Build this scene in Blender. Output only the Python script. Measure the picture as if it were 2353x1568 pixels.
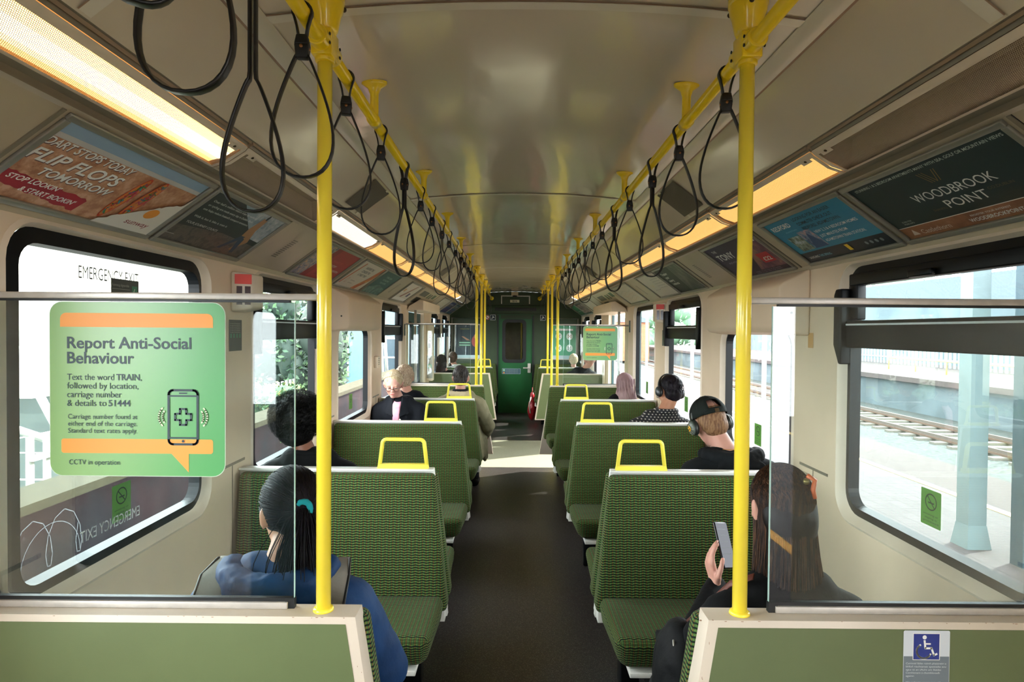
import bpy, bmesh, math, random
from mathutils import Vector, Matrix, Euler
random.seed(7)
S = bpy.context.scene
COL = S.collection
for o in list(bpy.data.objects): bpy.data.objects.remove(o)
R = math.radians
# ------------------------------------------------------------------ camera, sky, sun, exposure
cam = bpy.data.objects.new('camera', bpy.data.cameras.new('camera'))
COL.objects.link(cam); S.camera = cam
cam.data.sensor_width = 36; cam.data.lens = 36 * 1400 / 2353
cam.data.clip_start = 0.03; cam.data.clip_end = 500
cam.location = (0, 0, 1.69)
cam.rotation_euler = (Matrix.Rotation(R(0.1), 3, 'Z') @ Matrix.Rotation(R(90 - 0.98), 3, 'X') @ Matrix.Rotation(R(0.45), 3, 'Z')).to_euler()
S.view_settings.view_transform = 'Standard'; S.view_settings.look = 'None'
S.view_settings.exposure = 2.35; S.view_settings.gamma = 1.0
try: S.view_settings.use_curve_mapping = False
except Exception: pass
world = bpy.data.worlds.new('sky'); S.world = world; world.use_nodes = True
bg = world.node_tree.nodes['Background']
bg.inputs[0].default_value = (0.97, 0.98, 1.0, 1); bg.inputs[1].default_value = 3.3
sl = bpy.data.lights.new('sun', 'SUN'); sl.energy = 3.2; sl.angle = R(1.0); sl.color = (1, 0.93, 0.82)
sun = bpy.data.objects.new('sun', sl); COL.objects.link(sun); sun.location = (20, 6, 20)
sun.rotation_euler = Vector((0.68, 0.36, 0.64)).to_track_quat('Z', 'Y').to_euler()

# ------------------------------------------------------------------ materials
def lin(c):
    if isinstance(c, str):
        c = tuple(int(c[i:i+2], 16) / 255 for i in (0, 2, 4))
    return tuple((x / 12.92 if x <= 0.04045 else ((x + 0.055) / 1.055) ** 2.4) for x in c[:3]) + (1,)
def newmat(name):
    m = bpy.data.materials.new(name); m.use_nodes = True
    nt = m.node_tree; b = nt.nodes['Principled BSDF']
    return m, nt, b
class NT:
    def __init__(s, nt): s.nt = nt
    def n(s, t, **k):
        x = s.nt.nodes.new(t)
        for a, v in k.items(): setattr(x, a, v)
        return x
    def l(s, a, b): s.nt.links.new(a, b)
    def m(s, op, a, b=None, c=None, clamp=False):
        x = s.nt.nodes.new('ShaderNodeMath'); x.operation = op; x.use_clamp = clamp
        for i, v in enumerate((a, b, c)):
            if v is None: continue
            if isinstance(v, (int, float)): x.inputs[i].default_value = v
            else: s.nt.links.new(v, x.inputs[i])
        return x.outputs[0]
    def mix(s, f, a, b):
        x = s.nt.nodes.new('ShaderNodeMix'); x.data_type = 'RGBA'
        for sock, v in ((x.inputs[0], f), (x.inputs[6], a), (x.inputs[7], b)):
            if isinstance(v, (int, float)): sock.default_value = v
            elif isinstance(v, tuple): sock.default_value = v
            else: s.nt.links.new(v, sock)
        return x.outputs[2]
    def noise(s, scale, detail=3, vec=None, rough=.5):
        x = s.nt.nodes.new('ShaderNodeTexNoise'); x.inputs['Scale'].default_value = scale
        x.inputs['Detail'].default_value = detail; x.inputs['Roughness'].default_value = rough
        if vec is None:
            vec = s.nt.nodes.new('ShaderNodeTexCoord').outputs['Object']
        s.nt.links.new(vec, x.inputs['Vector'])
        return x.outputs[0]
    def step(s, v, lo, hi):
        x = s.nt.nodes.new('ShaderNodeMapRange'); x.interpolation_type = 'SMOOTHSTEP'
        x.inputs[1].default_value = lo; x.inputs[2].default_value = hi
        s.nt.links.new(v, x.inputs[0]); return x.outputs[0]
    def bump(s, h, strength, dist, b):
        x = s.nt.nodes.new('ShaderNodeBump'); x.inputs['Strength'].default_value = strength
        x.inputs['Distance'].default_value = dist
        s.nt.links.new(h, x.inputs['Height']); s.nt.links.new(x.outputs[0], b.inputs['Normal'])
MC = {}
def mat(name, col, rough=.5, metal=0, var=0.0, vscale=8, col2=None, bump=0, bscale=60, spec=None, coat=0, emis=0, sheen=0):
    if name in MC: return MC[name]
    m, nt, b = newmat(name); k = NT(nt)
    b.inputs['Roughness'].default_value = rough; b.inputs['Metallic'].default_value = metal
    c = lin(col)
    if spec is None and rough >= .8 and not name.startswith('cloth'): spec = .1
    if spec is not None: b.inputs['Specular IOR Level'].default_value = spec
    if coat: b.inputs['Coat Weight'].default_value = coat; b.inputs['Coat Roughness'].default_value = .08
    if sheen: b.inputs['Sheen Weight'].default_value = sheen
    if var or col2:
        c2 = lin(col2) if col2 else tuple(x * (1 - var) for x in c[:3]) + (1,)
        f = k.step(k.noise(vscale, 4), .35, .65)
        k.l(k.mix(f, c, c2), b.inputs['Base Color'])
    else: b.inputs['Base Color'].default_value = c
    if bump: k.bump(k.noise(bscale, 4), bump, .002, b)
    if emis:
        b.inputs['Emission Color'].default_value = c; b.inputs['Emission Strength'].default_value = emis
    MC[name] = m; return m
# fabric
def fabric(name, dark, g1, g2, org):
    m, nt, b = newmat(name); k = NT(nt)
    uv = k.n('ShaderNodeTexCoord').outputs['UV']; sp = k.n('ShaderNodeSeparateXYZ'); k.l(uv, sp.inputs[0])
    cu = k.m('DIVIDE', sp.outputs[0], .0086)          # yarn columns, green and rust by turns
    tri = k.m('ABSOLUTE', k.m('SUBTRACT', k.m('FRACT', k.m('DIVIDE', cu, 4.0)), .5))
    cv = k.m('ADD', k.m('DIVIDE', sp.outputs[1], .0113), k.m('MULTIPLY', tri, .62))
    fv = k.m('FRACT', cv); fu = k.m('FRACT', cu); du = k.m('ABSOLUTE', k.m('SUBTRACT', fu, .5))
    mv = k.m('SUBTRACT', 1.0, k.step(k.m('ABSOLUTE', k.m('SUBTRACT', fv, .5)), .16, .40))
    par = k.m('GREATER_THAN', k.m('FRACT', k.m('DIVIDE', cu, 2.0)), .5)
    mu = k.m('SUBTRACT', 1.0, k.step(du, .38, .56)); mask = k.m('MULTIPLY', mv, mu)
    yarn = k.noise(260, 2, vec=uv)
    gcol = k.mix(k.step(yarn, .35, .65), lin(g1), lin(g2))
    rust = k.mix(k.step(k.m('ABSOLUTE', k.m('SUBTRACT', fu, .62)), .08, .28), lin(org), lin(g1))
    c2 = k.mix(mask, lin(dark), k.mix(par, gcol, rust))
    k.l(c2, b.inputs['Base Color']); b.inputs['Roughness'].default_value = .85
    b.inputs['Sheen Weight'].default_value = .05; b.inputs['Specular IOR Level'].default_value = .2
    k.bump(mask, .6, .002, b); MC[name] = m; return m
M_fab = fabric('seat_moquette', '03140d', '42642f', '607f42', '7e4e28')
# speckled floor
def floor_mat(name, base, a, bb, rough):
    m, nt, b = newmat(name); k = NT(nt)
    v = k.n('ShaderNodeTexVoronoi'); v.inputs['Scale'].default_value = 330
    k.l(k.n('ShaderNodeTexCoord').outputs['Object'], v.inputs['Vector'])
    sp = k.n('ShaderNodeSeparateColor'); k.l(v.outputs['Color'], sp.inputs[0])
    f1 = k.step(sp.outputs[0], .80, .9); f2 = k.step(sp.outputs[1], .86, .92)
    big = k.step(k.noise(1.3, 3), .3, .7)
    c = k.mix(k.m('MULTIPLY', big, .5), lin(base), tuple(x * .85 for x in lin(base)[:3]) + (1,))
    c = k.mix(f1, c, lin(a)); c = k.mix(f2, c, lin(bb)); k.l(c, b.inputs['Base Color'])
    r = k.m('ADD', k.m('MULTIPLY', k.noise(2.2, 4), .08), rough); k.l(r, b.inputs['Roughness'])
    MC[name] = m; return m
M_floor = floor_mat('floor_dark', '2b2929', '66625e', '4c423c', .30)
M_floor2 = floor_mat('floor_pale', '9a9c86', 'b2b3a0', '85876f', .35)
M_cream = mat('wall_cream', 'e3ccb0', .42, var=.06, vscale=3, bump=.12, bscale=400)
M_cream2 = mat('moulding_cream', 'e4d3bd', .35, var=.05)
M_white = mat('white_paint', 'dcdcd4', .35)
M_ceil = None
def ceil_mat():
    m, nt, b = newmat('ceiling_gloss'); k = NT(nt)
    b.inputs['Base Color'].default_value = lin('dccfb8'); b.inputs['Roughness'].default_value = .11
    b.inputs['Specular IOR Level'].default_value = .8
    mp = k.n('ShaderNodeMapping'); k.l(k.n('ShaderNodeTexCoord').outputs['Object'], mp.inputs[0]); mp.inputs['Scale'].default_value = (3.0, .8, 1)
    k.bump(k.noise(1.6, 2, vec=mp.outputs[0]), .3, .02, b); return m
M_ceil = ceil_mat()
M_seam = mat('seam_strip', 'e2dac8', .25)
M_groove = mat('seam_groove', 'a0826a', .6)
M_yel = mat('yellow_enamel', 'f8d414', .28, coat=.4, var=.05)
M_yelp = mat('yellow_pole', 'ffe544', .25, coat=.4)
M_yelh = mat('yellow_handle', 'efe052', .35)
M_blk = mat('black_rubber', '0a0d10', .45)
M_strap = mat('strap_rubber', '0d0e0e', .38, bump=.2, bscale=90)
M_frame = mat('window_frame_black', '04080c', .45, var=.2, spec=.25)
M_gask = mat('gasket_white', 'd8dde0', .4)
M_silver = mat('aluminium', 'c2bcb4', .38, metal=.35, var=.1, vscale=30)
M_silverd = mat('aluminium_frame', '98968c', .38, metal=.55)
M_greyband = mat('grey_trim', '8d8472', .4, metal=.3)
M_green = mat('partition_green', '5f6b45', .45, var=.05, bump=.08, bscale=500)
M_gdark = mat('end_wall_green', '25381b', .5, var=.12)
M_gdoor = mat('door_green', '0a5629', .42, var=.15, vscale=3)
M_red = mat('red_plastic', 'd8301c', .4)
M_brass = mat('screw_dark', '4a3c28', .4, metal=.7)
M_dgrey = mat('dark_grey', '2b3034', .5)
def glass_mat(name, tint, haze, hcol, refl=1.0, streak=True):
    m = bpy.data.materials.new(name); m.use_nodes = True; nt = m.node_tree; nt.nodes.clear(); k = NT(nt)
    tr = k.n('ShaderNodeBsdfTransparent'); tr.inputs[0].default_value = tint
    df = k.n('ShaderNodeBsdfDiffuse'); df.inputs[0].default_value = hcol
    tl = k.n('ShaderNodeBsdfTranslucent'); tl.inputs[0].default_value = hcol
    ad = k.n('ShaderNodeMixShader'); ad.inputs[0].default_value = .5; k.l(df.outputs[0], ad.inputs[1]); k.l(tl.outputs[0], ad.inputs[2])
    mx = k.n('ShaderNodeMixShader'); k.l(tr.outputs[0], mx.inputs[1]); k.l(ad.outputs[0], mx.inputs[2])
    if streak:
        mp = k.n('ShaderNodeMapping'); k.l(k.n('ShaderNodeTexCoord').outputs['Object'], mp.inputs[0]); mp.inputs['Scale'].default_value = (6, 6, .8)
        f = k.m('MULTIPLY', k.step(k.noise(5, 5, vec=mp.outputs[0], rough=.7), .3, .8), haze * 1.6)
        k.l(f, mx.inputs[0])
    else: mx.inputs[0].default_value = haze
    gl = k.n('ShaderNodeBsdfGlossy'); gl.inputs['Roughness'].default_value = .0
    fr = k.n('ShaderNodeFresnel'); fr.inputs[0].default_value = 1.45
    mg = k.n('ShaderNodeMixShader'); k.l(k.m('MULTIPLY', fr.outputs[0], refl), mg.inputs[0]); k.l(mx.outputs[0], mg.inputs[1]); k.l(gl.outputs[0], mg.inputs[2])
    out = k.n('ShaderNodeOutputMaterial'); k.l(mg.outputs[0], out.inputs[0]); return m
M_glass = glass_mat('window_glass', (.90, .965, .965, 1), .007, (.62, .74, .76, 1), .12)
M_screen = glass_mat('screen_glass', (.90, .96, .95, 1), .010, (.6, .72, .72, 1), 1.0)
M_sedge = mat('glass_edge', 'a8c6c0', .15)
def emit(name, col, st):
    m = bpy.data.materials.new(name); m.use_nodes = True; nt = m.node_tree; nt.nodes.clear(); k = NT(nt)
    e = k.n('ShaderNodeEmission'); e.inputs[0].default_value = lin(col); e.inputs[1].default_value = st
    o = k.n('ShaderNodeOutputMaterial'); k.l(e.outputs[0], o.inputs[0]); return m
M_amber = emit('amber_diffuser', 'ffbe68', .42)
M_warm = emit('warm_diffuser', 'ffc070', .70)
M_tube = emit('lamp_tube', 'ffe6b8', 1.05)
M_mid = emit('tube_glow', 'ffd490', .85)
M_whitetube = emit('white_lamp', 'fff0d8', .5)
def perf_mat():
    m = bpy.data.materials.new('perforated_cover'); m.use_nodes = True; nt = m.node_tree; k = NT(nt); b = nt.nodes['Principled BSDF']
    b.inputs['Base Color'].default_value = lin('c9b397'); b.inputs['Roughness'].default_value = .4; b.inputs['Metallic'].default_value = .1
    sp = k.n('ShaderNodeSeparateXYZ'); k.l(k.n('ShaderNodeTexCoord').outputs['UV'], sp.inputs[0])
    def dots(off):
        a = k.m('SUBTRACT', k.m('FRACT', k.m('ADD', k.m('DIVIDE', sp.outputs[0], .0044), off)), .5)
        c = k.m('SUBTRACT', k.m('FRACT', k.m('ADD', k.m('DIVIDE', sp.outputs[1], .0076), off)), .5)
        a = k.m('MULTIPLY', a, .0044); c = k.m('MULTIPLY', c, .0076)
        return k.m('SQRT', k.m('ADD', k.m('MULTIPLY', a, a), k.m('MULTIPLY', c, c)))
    d = k.m('MINIMUM', dots(0), dots(.5)); hole = k.m('LESS_THAN', d, .00168)
    tr = k.n('ShaderNodeBsdfTransparent'); mx = k.n('ShaderNodeMixShader')
    k.l(hole, mx.inputs[0]); k.l(b.outputs[0], mx.inputs[1]); k.l(tr.outputs[0], mx.inputs[2])
    k.l(mx.outputs[0], nt.nodes['Material Output'].inputs[0]); return m
M_perf = perf_mat()

# ------------------------------------------------------------------ mesh builder
class MB:
    def __init__(s): s.v = []; s.f = []; s.mi = []; s.sm = []; s.mats = []
    def mid(s, m):
        if m not in s.mats: s.mats.append(m)
        return s.mats.index(m)
    def add(s, vs, fs, m, smooth=False, M=None):
        b = len(s.v); i = s.mid(m)
        for p in vs:
            p = Vector(p); s.v.append(M @ p if M is not None else p)
        for f in fs: s.f.append([b + j for j in f]); s.mi.append(i); s.sm.append(smooth)
    def box(s, a, b, m, M=None):
        x0, y0, z0 = a; x1, y1, z1 = b
        if x0 > x1: x0, x1 = x1, x0
        if y0 > y1: y0, y1 = y1, y0
        if z0 > z1: z0, z1 = z1, z0
        vs = [(x0,y0,z0),(x1,y0,z0),(x1,y1,z0),(x0,y1,z0),(x0,y0,z1),(x1,y0,z1),(x1,y1,z1),(x0,y1,z1)]
        s.add(vs, [(3,2,1,0),(4,5,6,7),(0,1,5,4),(1,2,6,5),(2,3,7,6),(3,0,4,7)], m, False, M)
    def hexa(s, vs, m, M=None):   # 8 corners: bottom ring then top ring
        s.add(vs, [(3,2,1,0),(4,5,6,7),(0,1,5,4),(1,2,6,5),(2,3,7,6),(3,0,4,7)], m, False, M)
    def quad(s, a, b, c, d, m): s.add([a, b, c, d], [(0,1,2,3)], m)
    def prism(s, pts, d, m, M=None, smooth=False):   # pts 3D polygon, extruded along vector d
        n = len(pts); d = Vector(d)
        vs = [Vector(p) for p in pts] + [Vector(p) + d for p in pts]
        fs = [list(range(n))[::-1], [n + i for i in range(n)]]
        for i in range(n): fs.append([i, (i+1) % n, n + (i+1) % n, n + i])
        s.add(vs, fs, m, smooth, M)
    def tube(s, pts, r, m, n=10, closed=False, caps=True, M=None, flat=None, up=None):
        pts = [Vector(p) for p in pts]; N = len(pts); rs = r if isinstance(r, (list, tuple)) else [r] * N
        vs = []; prev = None
        for i, p in enumerate(pts):
            if closed: t = (pts[(i+1) % N] - pts[i-1])
            else: t = pts[min(i+1, N-1)] - pts[max(i-1, 0)]
            t = t.normalized() if t.length > 1e-9 else Vector((0,0,1))
            if up is not None: a = Vector(up) - t * t.dot(Vector(up))
            elif prev is None:
                a = Vector((0,0,1)) if abs(t.z) < .9 else Vector((1,0,0)); a = a - t * t.dot(a)
            else: a = prev - t * t.dot(prev)
            if a.length < 1e-6: a = t.orthogonal()
            a.normalize(); prev = a; b = t.cross(a)
            for j in range(n):
                an = 2 * math.pi * j / n; ca, sa = math.cos(an), math.sin(an)
                if flat:   # rounded rectangle strap section: width flat[0] along a, thickness flat[1] along b
                    q = a * (math.copysign(abs(ca) ** .5, ca) * flat[0]) + b * (math.copysign(abs(sa) ** .5, sa) * flat[1])
                else: q = (a * ca + b * sa) * rs[i]
                vs.append(p + q)
        fs = []
        L = N if closed else N - 1
        for i in range(L):
            for j in range(n):
                a0 = i * n + j; a1 = i * n + (j+1) % n; b0 = ((i+1) % N) * n + j; b1 = ((i+1) % N) * n + (j+1) % n
                fs.append((a0, a1, b1, b0))
        if not closed and caps: fs.append(list(range(n))[::-1]); fs.append([(N-1)*n + j for j in range(n)])
        s.add(vs, fs, m, True, M)
    def cyl(s, a, b, r, m, n=20, r2=None): s.tube([a, b], [r, r if r2 is None else r2], m, n)
    def lathe(s, prof, m, n=24, M=None, c=(0,0,0)):   # prof list (r,z)
        vs = []; fs = []; c = Vector(c)
        for r, z in prof:
            for j in range(n):
                an = 2 * math.pi * j / n; vs.append(c + Vector((r * math.cos(an), r * math.sin(an), z)))
        for i in range(len(prof)-1):
            for j in range(n): fs.append((i*n+j, i*n+(j+1) % n, (i+1)*n+(j+1) % n, (i+1)*n+j))
        fs.append(list(range(n))[::-1]); fs.append([(len(prof)-1)*n+j for j in range(n)])
        s.add(vs, fs, m, True, M)
    def ell(s, c, r, m=None, M=None, nu=18, nv=12, rot=None):
        c = Vector(c); r = (r, r, r) if isinstance(r, (int, float)) else r
        vs = []; fs = []; rm = Euler(rot).to_matrix() if rot else None
        for i in range(nv+1):
            ph = math.pi * i / nv
            for j in range(nu):
                th = 2 * math.pi * j / nu
                p = Vector((r[0]*math.sin(ph)*math.cos(th), r[1]*math.sin(ph)*math.sin(th), r[2]*math.cos(ph)))
                if rm: p = rm @ p
                vs.append(c + p)
        for i in range(nv):
            for j in range(nu):
                a = i*nu+j; b = i*nu+(j+1) % nu; cc = (i+1)*nu+(j+1) % nu; d = (i+1)*nu+j
                if i == 0: fs.append((a, d, cc)) if True else None
                elif i == nv-1: fs.append((a, d, b))
                else: fs.append((a, d, cc, b))
        s.add(vs, fs, m or M_blk, True, M)
    def cap(s, a, b, ra, rb, m=None, M=None):
        a = Vector(a); b = Vector(b); d = (b - a); L = d.length
        if L < 1e-6: return s.ell(a, ra, m, M)
        t = d / L; pts = []; rs = []
        for k in range(5):
            an = math.pi/2 * (1 - k/4); pts.append(a - t * (ra * math.sin(an))); rs.append(max(ra * math.cos(an), 1e-4))
        for k in range(5):
            an = math.pi/2 * k/4; pts.append(b + t * (rb * math.sin(an))); rs.append(max(rb * math.cos(an), 1e-4))
        pa = t.orthogonal().normalized(); pb = t.cross(pa); n = 12; vs = []; fs = []
        for p, r_ in zip(pts, rs):
            for j in range(n):
                an = 2*math.pi*j/n; vs.append(p + (pa*math.cos(an) + pb*math.sin(an)) * r_)
        for i in range(len(pts)-1):
            for j in range(n): fs.append((i*n+j, i*n+(j+1) % n, (i+1)*n+(j+1) % n, (i+1)*n+j))
        fs.append(list(range(n))[::-1]); fs.append([(len(pts)-1)*n+j for j in range(n)])
        s.add(vs, fs, m or M_blk, True, M)
    def build(s, name, parent=None, world=True, bev=0, bseg=3, sub=0, mesh_only=False):
        me = bpy.data.meshes.new(name); off = Vector((0,0,0))
        if parent is not None and world:
            p = parent
            while p is not None: off += p.location; p = p.parent
        me.from_pydata([tuple(v - off) for v in s.v], [], s.f)
        for m in s.mats: me.materials.append(m)
        uvl = me.uv_layers.new(name='UVMap')
        for p, mi, sm in zip(me.polygons, s.mi, s.sm):
            p.material_index = mi; p.use_smooth = sm or bev > 0
        me.update()
        for p in me.polygons:
            n = p.normal; ax = max(range(3), key=lambda i: abs(n[i]))
            for li in p.loop_indices:
                v = me.vertices[me.loops[li].vertex_index].co
                uvl.data[li].uv = (v.y, v.z) if ax == 0 else ((v.x, v.z) if ax == 1 else (v.x, v.y))
        if mesh_only: return me
        o = bpy.data.objects.new(name, me); COL.objects.link(o)
        if parent is not None: o.parent = parent
        if bev:
            bm = o.modifiers.new('bevel', 'BEVEL'); bm.width = bev; bm.segments = bseg; bm.limit_method = 'ANGLE'; bm.angle_limit = R(30)
            bm.harden_normals = False
        if sub:
            q = o.modifiers.new('subsurf', 'SUBSURF'); q.levels = sub; q.render_levels = sub
        return o
def empty(name, loc, label=None, cat=None, group=None, kind=None, rz=0):
    o = bpy.data.objects.new(name, None); COL.objects.link(o); o.location = loc; o.rotation_euler = (0, 0, rz)
    o.empty_display_size = .05
    return tag(o, label, cat, group, kind)
def tag(o, label=None, cat=None, group=None, kind=None):
    if label: o['label'] = label
    if cat: o['category'] = cat
    if group: o['group'] = group
    if kind: o['kind'] = kind
    return o
def copy_tree(o, parent=None):
    c = o.copy(); COL.objects.link(c); c.parent = parent
    for ch in list(o.children): copy_tree(ch, c)
    return c
_tc = {}
def text_geo(txt, bold=0.0, shear=0.0, spacing=1.0):
    key = (txt, bold, shear, spacing)
    if key in _tc: return _tc[key]
    cu = bpy.data.curves.new('t', 'FONT'); cu.body = txt; cu.size = 1; cu.offset = bold; cu.shear = shear
    cu.space_character = spacing; cu.resolution_u = 3; cu.fill_mode = 'FRONT'
    ob = bpy.data.objects.new('t', cu); COL.objects.link(ob)
    dg = bpy.context.evaluated_depsgraph_get(); me = bpy.data.meshes.new_from_object(ob.evaluated_get(dg))
    vs = [(v.co.x, v.co.y) for v in me.vertices]; fs = [list(p.vertices) for p in me.polygons]
    bpy.data.objects.remove(ob); bpy.data.meshes.remove(me); bpy.data.curves.remove(cu)
    if vs:
        x0 = min(v[0] for v in vs); x1 = max(v[0] for v in vs); y0 = min(v[1] for v in vs); y1 = max(v[1] for v in vs)
    else: x0 = y0 = 0; x1 = y1 = 1
    _tc[key] = (vs, fs, x0, x1, y0, y1); return _tc[key]
class Sheet:
    """flat printed sheet: origin, right vector u, up vector v, facing n; sizes in metres"""
    def __init__(s, o, u, v, n):
        s.o = Vector(o); s.u = Vector(u).normalized(); s.v = Vector(v).normalized(); s.n = Vector(n).normalized()
        s.pr = MB(); s.tx = MB(); s.layer = 0
    def P(s, x, y, d): return s.o + s.u * x + s.v * y + s.n * d
    def orient(s, fs, vs):
        return fs
    def poly(s, pts, m, mb=None):
        s.layer += 1; d = .0003 + .00006 * s.layer
        vs = [s.P(x, y, d) for x, y in pts]; f = list(range(len(pts)))
        nn = Vector((0,0,0))
        for i in range(len(vs)): nn += vs[i].cross(vs[(i+1) % len(vs)])
        if nn.dot(s.n) < 0: f = f[::-1]
        (mb or s.pr).add(vs, [f], m)
    def rect(s, x0, y0, x1, y1, m): s.poly([(x0,y0),(x1,y0),(x1,y1),(x0,y1)], m)
    def rrect(s, x0, y0, x1, y1, r, m, n=6): s.poly(rrect(x0, y0, x1, y1, r, n), m)
    def ell(s, cx, cy, rx, ry, m, n=28, rot=0):
        s.poly([(cx + rx*math.cos(a)*math.cos(rot) - ry*math.sin(a)*math.sin(rot), cy + rx*math.cos(a)*math.sin(rot) + ry*math.sin(a)*math.cos(rot)) for a in [2*math.pi*i/n for i in range(n)]], m)
    def line(s, pts, w, m, closed=False):
        s.layer += 1; d = .0003 + .00006 * s.layer; n = len(pts)
        L = n if closed else n - 1
        for i in range(L):
            a = Vector(pts[i]); b = Vector(pts[(i+1) % n]); t = (b - a)
            if t.length < 1e-7: continue
            t.normalize(); q = Vector((-t.y, t.x)) * (w/2); e = t * (w * .35)
            s.pr.add([s.P(*(a-e-q), d), s.P(*(b+e-q), d), s.P(*(b+e+q), d), s.P(*(a-e+q), d)], [(0,1,2,3)], m)
    def text(s, txt, x, y, h, m, w=None, bold=0.0, shear=0.0, align='l', spacing=1.0, mirror=False, slope=0):
        """h = size of capitals; w = forced width"""
        vs, fs, x0, x1, y0, y1 = text_geo(txt, bold, shear, spacing)
        sy = h / .70; sx = sy if w is None else w / (x1 - x0); W = (x1 - x0) * sx
        ox = x - x0 * sx - (W if align == 'r' else W/2 if align == 'c' else 0)
        s.layer += 1; d = .0004 + .00006 * s.layer
        def px(a): 
            X = ox + a * sx
            return (2 * (x + (W/2 if align == 'l' else 0)) - X) if mirror else X
        V = [s.P(px(a), y + b * sy + slope * (px(a) - x), d) for a, b in vs]
        s.tx.add(V, fs, m)
    def build(s, parent, a='print', b='lettering'):
        if s.pr.v: s.pr.build(a, parent)
        if s.tx.v: s.tx.build(b, parent)
def rrect(x0, y0, x1, y1, r, n=6):
    pts = []
    for cx, cy, a0 in ((x1-r, y0+r, -90), (x1-r, y1-r, 0), (x0+r, y1-r, 90), (x0+r, y0+r, 180)):
        for i in range(n+1):
            a = R(a0 + 90*i/n); pts.append((cx + r*math.cos(a), cy + r*math.sin(a)))
    return pts
def outer_of(x0, y0, x1, y1, X0, Y0, X1, Y1, r, n=6):
    """points on the outer rectangle matching rrect(x0..,r,n)"""
    out = []
    corners = [((x1-r, Y0), (X1, Y0), (X1, y0+r)), ((X1, y1-r), (X1, Y1), (x1-r, Y1)), ((x0+r, Y1), (X0, Y1), (X0, y1-r)), ((X0, y0+r), (X0, Y0), (x0+r, Y0))]
    for a, c, b in corners:
        for i in range(n+1):
            t = i/n
            if t <= .5: q = (a[0]+(c[0]-a[0])*t*2, a[1]+(c[1]-a[1])*t*2)
            else: q = (c[0]+(b[0]-c[0])*(t*2-1), c[1]+(b[1]-c[1])*(t*2-1))
            out.append(q)
    return out
def ring(mb, A, B, m, smooth=False):
    n = len(A); fs = [(i, (i+1) % n, n+(i+1) % n, n+i) for i in range(n)]
    mb.add(list(A)+list(B), fs, m, smooth)
# ================================================================== the carriage shell
C0 = 0.048; HW = 1.345; YB, YE = -3.2, 12.45; ROWS = [1.42, 2.89, 4.40, 5.885, 7.33]
def X(side, h): return C0 + side * h
def struct(name, mb, **k):
    o = mb.build(name, **k); o['kind'] = 'structure'; return o
b = MB(); b.box((X(-1,1.5), YB, -.12), (X(1,1.5), 7.5, 0), M_floor); b.box((X(-1,1.5), 7.5, -.12), (X(1,1.5), 9.34, .0008), M_floor2)
b.box((X(-1,1.5), 9.34, -.12), (X(1,1.5), YE+.05, 0), M_floor); struct('floor', b)
WIN = {-1: {0: 'plain', 1: 'hopper', 2: 'boxed', 3: 'hopper'}, 1: {0: 'hopper', 1: 'boxed', 2: 'hopper', 3: 'plain'}}
def wy(k): return 1.58 + 1.475*k, 2.57 + 1.475*k
def hole_list(side):
    L = []
    for k in range(4):
        y0, y1 = wy(k); z1 = 1.70 if WIN[side][k] == 'boxed' else 1.965
        L.append((y0, y1, .945, z1, 'w', WIN[side][k], k))
    d0 = 7.55 if side == -1 else 7.6
    L.append((d0, d0+1.3, .0, 1.93, 'd', 'door', 5))
    L.append((9.62, 10.55, .945, 1.965, 'w', 'hopper', 6)); L.append((11.1, 12.05, .945, 1.965, 'w', 'hopper', 7))
    L.append((-1.45, -.15, 0, 1.93, 'd', 'door', -1)); L.append((.25, 1.05, .945, 1.965, 'w', 'plain', -1)) if side < 0 else None; L.append((-2.85, -1.8, .945, 1.965, 'w', 'plain', -2))
    return sorted(L)
wno = 0
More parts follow.
